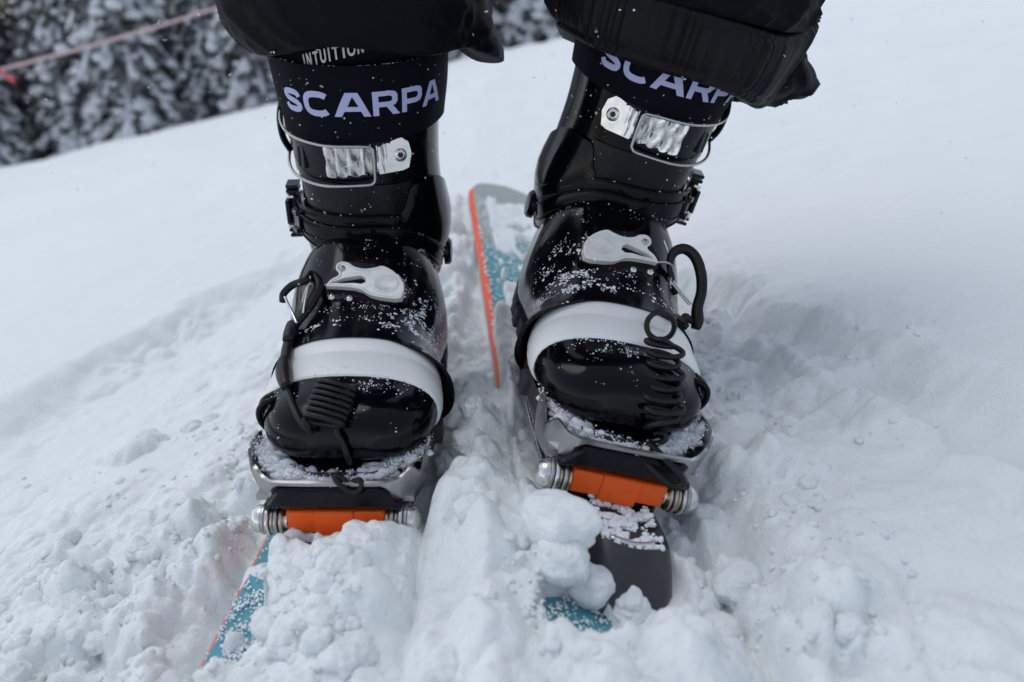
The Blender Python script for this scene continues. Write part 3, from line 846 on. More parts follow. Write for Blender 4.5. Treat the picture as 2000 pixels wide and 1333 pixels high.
lettering('SCARPA', 'letter', 'letter', .0172, 114, 6, .2045, .0052, only='R', flip=True, gap=.07)
lettering('INTUITION', 'liner_letter', 'letter2', .0092, 36, -6, .2470, .0004, gap=.18, only='L', skew=.012)

# ------------------------------------------------------------------ make both boots
def make_boot(mtx, mirror, which, label):
    root = empty('ski_boot', mtx); tag(root, label, 'ski boot')
    made = {}
    for name, mb, m_, ang, par, sm, only in BOOT.items:
        if only and only != which: continue
        mir = mirror
        p = made.get(par, root) if par else root
        o = mb.build(name, m_, p, sm, mir, True, ang)
        if par is None: made[name] = o
    return root
boot_l = make_boot(MAT_L, False, 'L', 'black boot with white band and fully readable lilac strap lettering')
boot_r = make_boot(MAT_R, True, 'R', 'tilted black boot with white band, strap lettering half hidden by gathered hem')
TREE_L = bvh_of([i for i in BOOT.items if i[6] != 'R'], MAT_L, False)
TREE_R = bvh_of([i for i in BOOT.items if i[6] != 'L'], MAT_R, True)

# ------------------------------------------------------------------ the skier: trousers with the right hem gathered
person = empty('person', Matrix.Translation((.02, .66, .03)))
tag(person, 'skier standing in two black boots, seen below the knees in loose black trousers', 'person')
PINV = person.matrix_world.inverted()
def ring_pts(cx, cy, rl, rr, bf, bb, zf, n=180, fold=None):
    out = []
    for i in range(n):
        t = 2 * math.pi * i / n                       # 0 front, + right
        s_, c = math.sin(t), math.cos(t)
        a = rr if s_ > 0 else rl; b = bf if c > 0 else bb
        k = 1 + (fold(t) if fold else 0)
        x = cx + math.copysign(abs(s_)**.92, s_) * a * k; y = cy - math.copysign(abs(c)**.92, c) * b * k
        out.append(Vector((x, y, zf(t) if callable(zf) else zf)))
    return out
def bumpf(t, c, w):
    d = (math.degrees(t) - c + 180) % 360 - 180
    return math.exp(-(d / w)**2)
T = MB()
def hem(dz, amp=1.0):
    return lambda t: .3020 + dz + amp * (.0050 * bumpf(t, -8, 24) - .0012 * bumpf(t, -50, 25) - .0105 * max(0, 1 - abs((math.degrees(t) - 102 + 180) % 360 - 180) / 26) + .0020 * bumpf(t, 62, 16) + .0012 * math.sin(5 * t + 1))
def fl(k): return lambda t: k * (.020 * math.sin(3 * t + .5) + .014 * math.sin(7 * t + 2) + .008 * math.sin(13 * t)) 
def flap(k, base=fl(.5)): return lambda t: base(t) + k * max(0, 1 - abs((math.degrees(t) - 100 + 180) % 360 - 180) / 30)**1.1
LV = [ring_pts(-.116, .615, .066, .072, .062, .07, hem(.012)),
      ring_pts(-.116, .615, .074, .080, .074, .08, hem(.002), fold=flap(.12)),
      ring_pts(-.116, .615, .079, .085, .081, .09, hem(0), fold=flap(.27)),
      ring_pts(-.116, .615, .084, .087, .084, .093, hem(.003, .95), fold=flap(.28)),
      ring_pts(-.117, .615, .092, .089, .086, .095, hem(.012, .7), fold=flap(.23)),
      ring_pts(-.118, .615, .098, .091, .087, .097, hem(.026, .35), fold=flap(.14)),
      ring_pts(-.118, .617, .101, .092, .088, .098, .350, fold=flap(.06, fl(.8))),
      ring_pts(-.118, .620, .098, .093, .088, .10, .385, fold=fl(1)), ring_pts(-.115, .63, .096, .092, .088, .10, .43, fold=fl(1.2)),
      ring_pts(-.108, .64, .095, .092, .09, .10, .52, fold=fl(.8)), ring_pts(-.09, .66, .10, .095, .095, .105, .65, fold=fl(.7)),
      ring_pts(-.06, .70, .11, .10, .11, .12, .80, fold=fl(.5)), ring_pts(-.03, .74, .12, .10, .12, .13, .93, fold=fl(.3))]
def creased(rings, m_, amp, seed, z0=2):
    out = []; n = len(rings[0])
    for i in range(len(rings) - 1):
        a, b, c, d = rings[max(i - 1, 0)], rings[i], rings[i + 1], rings[min(i + 2, len(rings) - 1)]
        for q in range(m_ if i < len(rings) - 2 else m_ + 1):
            u = q / m_; row = []
            for k in range(n):
                p = .5 * ((2 * b[k]) + (c[k] - a[k]) * u + (2 * a[k] - 5 * b[k] + 4 * c[k] - d[k]) * u * u + (3 * b[k] - a[k] - 3 * c[k] + d[k]) * u**3)
                row.append(p)
            out.append(row)
    P = np.array([[tuple(p) for p in r] for r in out]); cen = P.mean(1, keepdims=True); D = P - cen; D[..., 2] = 0
    D /= np.linalg.norm(D, axis=2, keepdims=True) + 1e-9
    t = np.arctan2(D[..., 0], -D[..., 1]); z = P[..., 2]
    cx_, cy_ = np.cos(t) * 1.6, np.sin(t) * 1.6
    a1 = perlin(cx_ * 1.6 + z * 30 + seed, cy_ * 1.6 + z * 18, seed); a2 = perlin(cx_ * 3.5 - z * 45, cy_ * 3.5 + z * 30 + seed, seed + 1)
    cr = (1 - np.abs(a1) * 2.2).clip(0, 1)**4 * 1.0 + (1 - np.abs(a2) * 2.4).clip(0, 1)**4 * .5
    P = P + D * (cr * amp)[..., None]
    return [[Vector(p) for p in r] for r in P]
LV = creased(LV, 5, .0024, 3)
LV = [[PINV @ p for p in r] for r in LV]
T.grid(LV, close_v=True, flip=True)
# right leg, along the tilted boot
def rl(cx, cy, rl_, rr, bf, bb, z, fold=None):
    return [PINV @ (MAT_R @ p) for p in ring_pts(cx, cy, rl_, rr, bf, bb, z, fold=fold)]
RV = [rl(.012, .232, .060, .066, .066, .07, .262), rl(.012, .232, .074, .078, .080, .085, lambda t: .2600 + .004 * math.sin(2 * t + 1) + .012 * bumpf(t, 70, 30), fl(.5)),
      rl(.012, .232, .082, .086, .088, .094, lambda t: .2575 + .004 * math.sin(2 * t + 1) + .012 * bumpf(t, 70, 30), fl(.8)),
      rl(.012, .232, .088, .094, .091, .098, lambda t: .266 + .004 * math.sin(2 * t + 1) + .008 * bumpf(t, 70, 30), fl(1.2)), rl(.012, .235, .090, .097, .090, .10, .282, fl(1.5)),
      rl(.014, .24, .092, .095, .090, .10, .315, fl(1.2)), rl(.016, .25, .092, .094, .09, .10, .37, fl(1))]
for (x, y, z, k) in ((.185, .66, .52, .9), (.19, .68, .62, .95), (.15, .70, .76, 1.05), (.08, .74, .93, 1.2)):
    RV.append([PINV @ p for p in ring_pts(x, y, .095 * k, .095 * k, .095 * k, .105 * k, z, fold=fl(.7))])
RV = creased(RV, 5, .0045, 9)
T.grid(RV, close_v=True, flip=True)
hip = [[PINV @ p for p in ring_pts(.02, .74, a, a, b, b, z)] for z, a, b in ((.86, .10, .10), (.90, .155, .125), (.97, .17, .13), (1.06, .155, .12), (1.08, .10, .08), (1.081, .01, .01))]
T.grid(hip, close_v=True, flip=True)
trousers = T.build('trousers', 'fabric', person)
# gathered hem of the right leg: pleated elastic
G = MB(); N = 720; rows = []
def gz_(k): return lambda t: None
lv = [(.2150, .068, 0), (.2128, .076, .2), (.2135, .082, .7), (.2165, .0855, .5), (.2185, .0845, .25), (.221, .0865, .9), (.228, .0885, 1.0), (.236, .0895, 1.0), (.2435, .0900, 1.0), (.249, .0900, .9), (.2520, .0880, .3), (.2540, .0895, .8), (.2565, .0880, .5), (.258, .078, .1)]
ph = np.cumsum(np.random.RandomState(5).uniform(.25, 1.0, 97)**2 + .08); ph = ph / ph[-1] * 2 * math.pi
def pleat(t, z):
    i = int(np.searchsorted(ph, (t + .35 * (z - .23)) % (2 * math.pi))); a = ph[i - 1] if i > 0 else 0; b = ph[min(i, 96)]
    u = ((t + .35 * (z - .23)) % (2 * math.pi) - a) / max(b - a, 1e-5)
    return math.sin(math.pi * u)**.7 * (b - a) * .55
for z, r, k in lv:
    row = []
    for i in range(N):
        t = 2 * math.pi * i / N; s_, c = math.sin(t), math.cos(t)
        rr = r * (1 + 1.0 * k * pleat(t, z) * (.55 + .45 * math.sin(9 * t + 40 * z)) + .010 * math.sin(3 * t + 1)) + .010 * bumpf(t, -95, 22) * float(sstep(.213, .232, z))
        zz = z + .0030 + .0022 * math.sin(4 * t + .6) + .0035 * bumpf(t, -35, 25) - .002 * bumpf(t, 40, 25) + .006 * bumpf(t, -95, 25) + .030 * bumpf(t, 80, 32) * float(sstep(.216, .254, z))
        rr += .010 * bumpf(t, 85, 40) * float(sstep(.216, .25, z))
        row.append(PINV @ (MAT_R @ Vector((.012 + s_ * rr * 1.02, .232 - c * rr * .99, zz))))
    rows.append(row)
G.grid(rows, close_v=True, flip=True)
G.build('gathered_hem', 'fabric2', person)
# loose fold of cloth at the outer side of the right hem
Fm = MB(); vs, fs = ICO[4]
for v in vs:
    x, y, z = v
    k = 1 + .07 * math.sin(5 * z + 3 * x) + .05 * math.sin(9 * y + 4 * z) + .03 * math.sin(14 * x + 8 * z)
    cr_ = (1 - min(1, abs(math.sin(3.1 * x + 2.2 * z + 1.5 * y)) * 3))**2 * .10 + (1 - min(1, abs(math.sin(2.0 * z - 4.2 * x + .6)) * 3))**2 * .08
    k += cr_
    px_ = x * .044 * k; zz = z * .021 * k
    if z > .0: px_ -= .020 * z * z; zz += .004 * z
    p = Vector((.094 + px_, .245 + y * .050 * k, .2400 + zz * 1.35 - .004 * x + .0045 * abs(x) * x))
    Fm.v.append(tuple(PINV @ (MAT_R @ p)))
Fm.f = list(fs)
Fm.build('hem_fold', 'fabric', person)

# ------------------------------------------------------------------ leashes
def world_on(tree, px, py, lift, Y=.53):
    d = ray(px, py).normalized(); h = tree.ray_cast(CAM, d)
    if h[0] is None or h[0].y > Y + .06: return at(px, py, Y)
    n = h[1] if h[1].dot(d) < 0 else -h[1]
    return h[0] + (n * .6 - d * .6) * lift
def leash_root(loc, label):
    r = empty('leash', Matrix.Translation(loc)); tag(r, label, 'leash'); return r, Matrix.Translation(-Vector(loc))
def tub(root, inv, name, pts, r, m_, parent=None, n=6, seg=8, flat=None, par=None):
    mb = MB(); P = [inv @ Vector(p) for p in smooth_path(pts, n)]
    rr = r
    if hasattr(r, '__len__'): rr = [interp(i / (len(P) - 1), [(k / (len(r) - 1), v) for k, v in enumerate(r)]) for i in range(len(P))]
    mb.tube(P, rr, seg, flat); return mb.build(name, m_, par or root)
def helix(p0, p1, ea, eb, turns, n=22, jit=.0):
    out = []; rnd = random.Random(3)
    for i in range(turns * n + 1):
        u = i / (turns * n); a = 2 * math.pi * u * turns
        k = 1 + jit * math.sin(u * 17)
        out.append(p0.lerp(p1, u) + ea * math.cos(a) * k + eb * math.sin(a))
    return out
# left leash
lr, li = leash_root((-.11, .378, .06), 'black leash with a tight coil lying on the toe of the left boot')
tw = lambda px, py, l=.005, Y=.50: world_on(TREE_L, px, py, l, Y)
body = [tw(574, 654, .006, .485), tw(590, 634, .007, .49), tw(606, 612, .007, .495), tw(620, 588, .008, .50), tw(628, 566, .009, .505), tw(618, 549, .011, .515), at(598, 548, .520), at(572, 557, .522), at(554, 574, .520), at(552, 590, .515)]
cb = tub(lr, li, 'carabiner', body, [.0040, .0042, .0046, .0052, .0050, .0042, .0034, .0030, .0028, .0026], 'cord', flat=.75)
tub(lr, li, 'gate', [at(556, 580, .516), at(568, 606, .508), at(580, 632, .498)], .0011, 'chrome', par=cb)
tub(lr, li, 'gate', [at(606, 540, .523), at(598, 575, .515), at(592, 612, .503)], .0008, 'chrome', par=cb)
tub(lr, li, 'swivel', [tw(580, 640, .007, .488), tw(576, 656, .006, .485), tw(570, 672, .006, .482)], [.0040, .0056, .0040], 'cord')
tub(lr, li, 'tether', [tw(572, 664, .005, .482), tw(566, 690, .005, .475), tw(563, 712, .005, .47)], [.0036, .0040, .0036], 'cord', flat=.7)
tub(lr, li, 'sleeve', [tw(562, 706, .006, .47), tw(560, 726, .006, .467), tw(561, 744, .006, .463), tw(565, 764, .006, .458)], [.0036, .0052, .0050, .0036], 'cord')
cordp = [tw(563, 756, .005, .46), tw(567, 778, .004, .45), tw(578, 805, .004), tw(594, 832, .004), tw(612, 842, .005)]
p0, p1 = tw(634, 836, .0105), tw(664, 762, .0105)
nrm = (CAM - p0).normalized() * .6 + Vector((0, -.5, .6)); nrm.normalize()
ea = (at(690, 828, p0.y) - at(634, 816, p0.y)); ea = ea - nrm * ea.dot(nrm); ea = ea.normalized() * .0118
eb = nrm * .0052
hx = helix(p0, p1, ea, eb, 8)
tub(lr, li, 'coil', cordp[:-1] + [cordp[-1]] + hx[11::1], .0017, 'cord', n=2, seg=8)
tailp = [tw(672, 770, .004), tw(684, 800, .003), tw(660, 838, .005), tw(672, 866, .004), tw(683, 894, .004), tw(688, 920, .006), at(688, 944, .381)]
tub(lr, li, 'cord', tailp, .0019, 'cord')
tub(lr, li, 'loop', [at(690, 942, .380), at(702, 938, .379), at(706, 950, .378), at(694, 962, .377), at(672, 955, .377), at(655, 935, .379), at(662, 930, .381), at(684, 948, .379)], .0019, 'cord')
# right leash
rr_, ri = leash_root((.07, .378, .07), 'black leash with stretched loose coils hanging over the tilted boot')
tw = lambda px, py, l=.005, Y=.52: world_on(TREE_R, px, py, l, Y)
body = [at(1322, 575, .535), at(1312, 545, .540), at(1309, 512, .545), at(1318, 492, .548), at(1338, 487, .548), at(1358, 503, .545), at(1369, 535, .540), at(1370, 570, .532), at(1362, 602, .524), at(1362, 628, .518), at(1358, 643, .515)]
cb = tub(rr_, ri, 'carabiner', body, [.0024, .0028, .0034, .0042, .0046, .0046, .0046, .0046, .0048, .0052, .0036], 'cord', flat=.75)
for d_ in (0, 5):
    tub(rr_, ri, 'gate', [at(1301 + d_, 538 - d_ * .3, .542), at(1322 + d_, 566, .533), at(1346 + d_, 596 - d_ * .3, .524)], .0008, 'chrome', par=cb)
tub(rr_, ri, 'wire_link', [at(1296, 470, .556), at(1306, 500, .55), at(1310, 540, .54), at(1308, 580, .53), at(1318, 610, .52)], .0008, 'chrome')
tub(rr_, ri, 'swivel', [at(1350, 628, .518), at(1338, 618, .516), at(1334, 632, .513), at(1342, 640, .512)], .0026, 'cord')
ring = [at(1290 + 27 * math.cos(a), 637 - 27 * math.sin(a), .475 - .0012 * k) for k, a in enumerate(np.linspace(R_(20), R_(20 + 620), 34))]
p0, p1 = tw(1290, 676, .010), tw(1288, 812, .008)
nrm = Vector((0, -.6, .75)).normalized()
ea = Vector((.0108, 0, -.0022)); eb = nrm * .0056 + Vector((0, -.0015, -.0052))
hx = helix(p0, p1, ea, eb, 7, 22, .15)
end = [tw(1262, 826, .006), tw(1248, 846, .005), tw(1247, 858, .005, .41), at(1262, 864, .400), at(1285, 866, .398), at(1300, 858, .398), at(1294, 846, .400), at(1276, 848, .402)]
tub(rr_, ri, 'coil', [at(1340, 630, .513), at(1328, 622, .50), at(1318, 618, .485)] + ring + hx[4:], .0019, 'cord', n=2)
tub(rr_, ri, 'cord', [hx[-1]] + end, .0019, 'cord')
tub(rr_, ri, 'loop', [at(1262, 862, .399), at(1246, 884, .392), at(1262, 906, .384), at(1288, 932, .377), at(1312, 950, .374), at(1330, 950, .374), at(1333, 938, .376), at(1316, 916, .380), at(1290, 890, .386), at(1270, 870, .392)], [.0026, .0030, .0026, .0022, .0022, .0024, .0022, .0022, .0026, .0022], 'cord')

# ------------------------------------------------------------------ snow grains lying on the boots, snow packed at the toes
def grains(root, mtx, tree, mirror, seed, count):
    inv = mtx.inverted(); rnd = random.Random(seed); mb = MB(); sg = -1 if mirror else 1
    gi, gj = np.meshgrid(np.arange(400) / 2000., np.arange(700) / 2000., indexing='ij')
    NG = perlin(gi * 90 + seed, gj * 90, 70) + .6 * perlin(gi * 260 + seed, gj * 260, 71)
    n = 0; tries = 0
    while n < count and tries < count * 40:
        tries += 1
        lx, ly = rnd.uniform(-.075, .08), rnd.uniform(-.01, .24)
        w = .05
        w += .95 * math.exp(-((lx - .040) / .022)**2 - ((ly - .112) / .03)**2)          # inner side of the instep
        w += .8 * math.exp(-((ly - .092) / .0035)**2)                                    # in the edge above the white band
        w += .75 * math.exp(-((lx - .020) / .022)**2 - ((ly - .030) / .012)**2) + .5 * math.exp(-((lx + .008) / .008)**2 - ((ly - .043) / .004)**2)
        w += .3 * math.exp(-((ly - .20) / .012)**2) + .18 * math.exp(-((lx) / .04)**2 - ((ly - .12) / .03)**2)
        if .045 < ly < .086: w *= .02
        if .125 < ly < .17 and lx < .02: w *= .25
        q = NG[int((lx + .1) * 2000) % 400, int((ly + .05) * 2000) % 700]
        if rnd.random() > w * max(0, .10 + 2.6 * q): continue
        p = mtx @ Vector((lx * sg, ly - .05, .34))
        d = (mtx.to_3x3() @ Vector((0, .22, -1))).normalized()
        h = tree.ray_cast(p, d)
        if h[0] is None: continue
        nn = h[1] if h[1].z > 0 else -h[1]
        if nn.z < .12: continue
        r = rnd.choice((.00020, .00022, .00026, .0003, .00036, .00042, .0006))
        mb.blob(inv @ (h[0] + nn * r * .3), r, 0, (1, 1, .8), .3, rnd); n += 1
    # thin clinging patches in the lee of the edges
    for k in range(420):
        lx, ly = rnd.gauss(.042, .011), rnd.gauss(.113, .016)
        if k % 4 == 0: lx, ly = rnd.uniform(-.035, .045), rnd.gauss(.0925, .0018)
        if k % 9 == 0: lx, ly = rnd.gauss(-.006, .006), rnd.gauss(.040, .0022)
        q = NG[int((lx + .1) * 2000) % 400, int((ly + .05) * 2000) % 700]
        if q < -.05: continue
        h = tree.ray_cast(mtx @ Vector((lx * sg, ly - .05, .34)), (mtx.to_3x3() @ Vector((0, .22, -1))).normalized())
        if h[0] is None: continue
        nn = inv.to_3x3() @ (h[1] if h[1].z > 0 else -h[1]); c_ = inv @ h[0]; r = rnd.uniform(.0004, .0012)
        t1 = nn.cross(Vector((0, 0, 1)) if abs(nn.z) < .9 else Vector((1, 0, 0))).normalized(); t2 = nn.cross(t1); b0 = len(mb.v); e1, e2 = rnd.uniform(.6, 1.4), rnd.uniform(.6, 1.4)
        for v in ICO[1][0]:
            j = 1 + rnd.uniform(-.22, .22); mb.v.append(tuple(c_ + t1 * (v[0] * r * e1 * j) + t2 * (v[1] * r * e2 * j) + nn * (v[2] * r * .32)))
        mb.f += [tuple(b0 + i for i in f) for f in ICO[1][1]]
    # vertical faces: flakes stuck on the cuff and the strap
    for k in range(130):
        t, z = rnd.uniform(-75, 75), rnd.uniform(.11, .245)
        p = leg(t, z, .0045 if z > .19 else .003); r = rnd.choice((.0002, .0003, .0004, .0006))
        mb.blob((p.x * sg, p.y, p.z), r, 0, (1, 1, 1), .4, rnd)
    o = mb.build('snow_grains', 'grain', root, smooth=False, fix=False); tag(o, kind='stuff')
    # packed snow between the toe and the metal plate
    mb = MB()
    for k in range(330):
        u = rnd.uniform(-1, 1); a = u * 1.35
        x = .054 * math.sin(a) * rnd.uniform(.8, 1.04); y = .034 - .041 * math.cos(a) + rnd.uniform(-.004, .006)
        r = rnd.uniform(.0010, .0042) * (1.1 if abs(u) > .35 else .8)
        mb.blob((x * sg, y + .002, .0095 + rnd.uniform(-.003, .0025) + .007 * abs(u)**2), r, 1, (1.3, 1, .8), .6, rnd)
    for k in range(800):
        a = rnd.uniform(-1.4, 1.4); r = rnd.choice((.0003, .0004, .0007))
        mb.blob((.057 * math.sin(a) * sg * rnd.uniform(.9, 1.08), .034 - .043 * math.cos(a) + rnd.uniform(-.006, .008), .012 + rnd.uniform(0, .005) + .009 * abs(a / 1.4)**2), r, 0, (1, 1, 1), .3, rnd)
    o = mb.build('packed_snow', 'grain', root, fix=False); tag(o, kind='stuff')
grains(boot_l, MAT_L, TREE_L, False, 1, 1500)
grains(boot_r, MAT_R, TREE_R, True, 2, 1300)

# ------------------------------------------------------------------ loose snow: clumps one can point at, and crumbs
def clump_mesh(r, sq, seed):
    vs, fs = ICO[4]; V = np.array(vs); rs = np.random.RandomState(seed); o_ = rs.uniform(0, 50, 3)
    def n3(p, s): return perlin(p[:, 0] * s + o_[0], p[:, 1] * s + o_[1], 5) + perlin(p[:, 1] * s + o_[2], p[:, 2] * s + o_[0], 6) + perlin(p[:, 2] * s + o_[1], p[:, 0] * s + o_[2], 7)
    k = 1 + .20 * n3(V, 1.1) + .08 * n3(V, 2.4) + .03 * n3(V, 6) + .016 * n3(V, 14) + .012 * n3(V, 29)
    mb = MB(); mb.v = [tuple(p) for p in (V * k[:, None] * r * np.array(sq))]; mb.f = list(fs); return mb
CL = [  # px, py, radius, stretch, label
 (1155, 1145, .0125, (1, .95, 1), 'smooth round snowball beside the grey stop, above the bare teal patch'),
 (1232, 1180, .0110, (1.35, .9, .8), 'oblong snow lump leaning against the grey front stop'),
 (1092, 1020, .0175, (1.25, 1, .9), 'large fluffy snow lump below the left pivot bolt of the tilted ski'),
 (1098, 1092, .0140, (.9, 1.1, 1), 'tall snow lump left of the round snowball'),
 (1155, 1206, .0065, (1, 1, .9), 'small snow lump directly below the round snowball'),
 (514, 1136, .0128, (1.05, 1.2, .95), 'snow lump sitting on the teal edge of the level ski'),
]
for i, (px_, py_, r, sq, lb) in enumerate(CL):
    d = ray(px_, py_); lo_, hi_ = .2, 1.4                        # walk along the sight line to the snow
    for _ in range(40):
        mid_ = (lo_ + hi_) / 2; p = CAM + d * mid_
        if p.z > gz(p.x, p.y) + r * .0: lo_ = mid_
        else: hi_ = mid_
    p = CAM + d * lo_
    o = clump_mesh(r, sq, 100 + i).build('snow_lump', 'snow_clump', fix=False)
    o.location = p; o.rotation_euler = (0, 0, i * 1.3)
    tag(o, lb, 'snow lump', 'loose snow lumps around the skis')
rnd = random.Random(21); mb = MB(); cnt = 0
xs_ = np.array([rnd.gauss(-.05, .13) for _ in range(4200)]); ys_ = np.array([rnd.uniform(.26, .62) for _ in range(4200)])
zs2 = snow_height(xs_, ys_)
dens = fbm(xs_ * 9, ys_ * 9, 3, 80)
for x, y, z, q in zip(xs_, ys_, zs2, dens):
    if q < .05 or (abs(x + .115) < .075 and .38 < y < .72) or (abs(x - .055) < .085 and .37 < y < .72): continue
    r = .0007 + .0020 * rnd.random()**3
    mb.blob((x, y, z + r * .3), r, 1, (1.2, 1.2, .85), .3, rnd)
tag(mb.build('snow_crumbs', 'snow_clump', fix=False), 'small snow crumbs strewn over the churned snow', 'snow', kind='stuff')
# heaped popcorn-like clumps of powder around and on the skis
rnd = random.Random(33); NP = 5200
xs_ = np.array([rnd.uniform(-.42, .20) for _ in range(NP)]); ys_ = np.array([rnd.uniform(.255, .66) for _ in range(NP)])
zs2 = snow_height(xs_, ys_); dens = fbm(xs_ * 11 + 3, ys_ * 11, 3, 81)
la = ski_uv(xs_, ys_, SKI_L); lb_ = ski_uv(xs_, ys_, SKI_R)
def variants(sub, n):
    out = []
    V = np.array(ICO[sub][0])
    for q in range(n):
        o_ = np.random.RandomState(500 + q).uniform(0, 60, 6)
        def n3(p, sc): return perlin(p[:, 0] * sc + o_[0], p[:, 1] * sc + o_[1], 5) + perlin(p[:, 1] * sc + o_[2], p[:, 2] * sc + o_[3], 6) + perlin(p[:, 2] * sc + o_[4], p[:, 0] * sc + o_[5], 7)
        k = 1 + .22 * n3(V, 1.2) + .13 * n3(V, 2.6) + .08 * np.abs(n3(V, 4.5)) + .04 * n3(V, 9) + .025 * n3(V, 18)
        out.append(V * k[:, None])
    return out
VAR = {2: variants(2, 14), 3: variants(3, 14)}
mb = MB(); cnt = 0
for k in range(NP):
    x, y, z = xs_[k], ys_[k], zs2[k]
    if abs(la[0][k]) < .085 and (-.034 if la[0][k] < .01 else -.024) < la[1][k] < .33 and not (.062 < la[0][k]): continue
    if abs(lb_[0][k]) < .080 and -.020 < lb_[1][k] < .33: continue
    if -.034 < lb_[0][k] < .046 and -.110 < lb_[1][k] < 0: continue
    if ((lb_[0][k] + .034) / .026)**2 + ((lb_[1][k] + .090) / .021)**2 < 1 or ((lb_[0][k] + .014) / .020)**2 + ((lb_[1][k] + .116) / .015)**2 < 1: continue
    w = .30 + 1.5 * dens[k]
    w *= 1.25 if -.19 < x < .13 and y < .52 else (.38 if x < 0 else .30)
    if x < -.25 and y > .47: w *= .25
    if rnd.random() > w: continue
    r = .0024 + (.0105 if -.19 < x < .13 else .0075) * rnd.random()**2.6
    if ((lb_[0][k] + .030) / .045)**2 + ((lb_[1][k] + .115) / .045)**2 < 1 and r > .0038: continue
    if -.085 < la[0][k] < -.022 and -.125 < la[1][k] < .02 and r > .0034: continue
    bad = False
    for L_, o_ in ((la, -.004), (lb_, .004)):
        if abs(L_[0][k] - o_) < .060 + r and z < L_[2][k] + .004: bad = True
        if abs(L_[0][k] - o_) < .075 and L_[1][k] > .2: bad = True
    if bad or cnt > 1300: continue
    if x < -.165 and abs(la[0][k] + .058) < .016: continue
    sub = 3 if r > .0055 else 2
    a_ = rnd.uniform(0, 6.28); P = rnd.choice(VAR[sub]) * np.array([rnd.uniform(.85, 1.3), rnd.uniform(.85, 1.2), rnd.uniform(.7, 1.0)]) * r
    Q = np.column_stack([P[:, 0] * math.cos(a_) - P[:, 1] * math.sin(a_) + x, P[:, 0] * math.sin(a_) + P[:, 1] * math.cos(a_) + y, P[:, 2] + z - r * rnd.uniform(.1, .5)])
    b0 = len(mb.v); mb.v += [tuple(p) for p in Q.tolist()]; mb.f += [tuple(b0 + i for i in f) for f in ICO[sub][1]]; cnt += 1
tag(mb.build('powder_clumps', 'snow_clump', fix=False), 'rounded clumps of powder heaped around the skis', 'snow', kind='stuff')
# frost dusted on the bare ski patches
gi, gj = np.meshgrid(np.arange(180) / 1500., np.arange(1700) / 1500., indexing='ij'); ND = perlin(gi * 110, gj * 70, 90) + .5 * perlin(gi * 300, gj * 240, 92)
mb = MB(); rnd = random.Random(5)
for mtx, regs in ((SKI_L, ((-.057, .0, -.11, -.03, 3200), (-.057, -.02, -.05, .06, 400))), (SKI_R, ((-.055, .04, -.16, -.07, 3200), (-.056, .05, .28, .92, 4200)))):
    for x0, x1, y0, y1, n in regs:
        for k in range(n):
            x, y = rnd.uniform(x0, x1), rnd.uniform(y0, y1)
            q = ND[int((x + .06) * 1500) % 180, int((y + .17) * 1500) % 1700]
            if q < rnd.uniform(-.25, .25): continue
            r = rnd.uniform(.0003, .0010) * (2.0 if y > .25 else 1); p = mtx @ Vector((-x if mtx is SKI_R and False else x, y, -.0497))
            mb.blob(p, r, 0, (1, 1, .7), .35, rnd)
for k in range(800):
    x, y = rnd.uniform(-.020, .017), rnd.uniform(-.058, -.012)
    if perlin(np.array([x * 110.]), np.array([y * 110.]), 91)[0] < -.12: continue
    r = .0005 + .0020 * rnd.random()**2; mb.blob(SKI_R @ Vector((-x, y, -.0268 + rnd.uniform(0, .0022) + (.003 if abs(x) > .016 else 0))), r, 1, (1.1, 1.1, .9), .35, rnd)
tag(mb.build('snow_dusting', 'grain', fix=False, smooth=False), 'fine snow dusting on the bare parts of the skis', 'snow', kind='stuff')

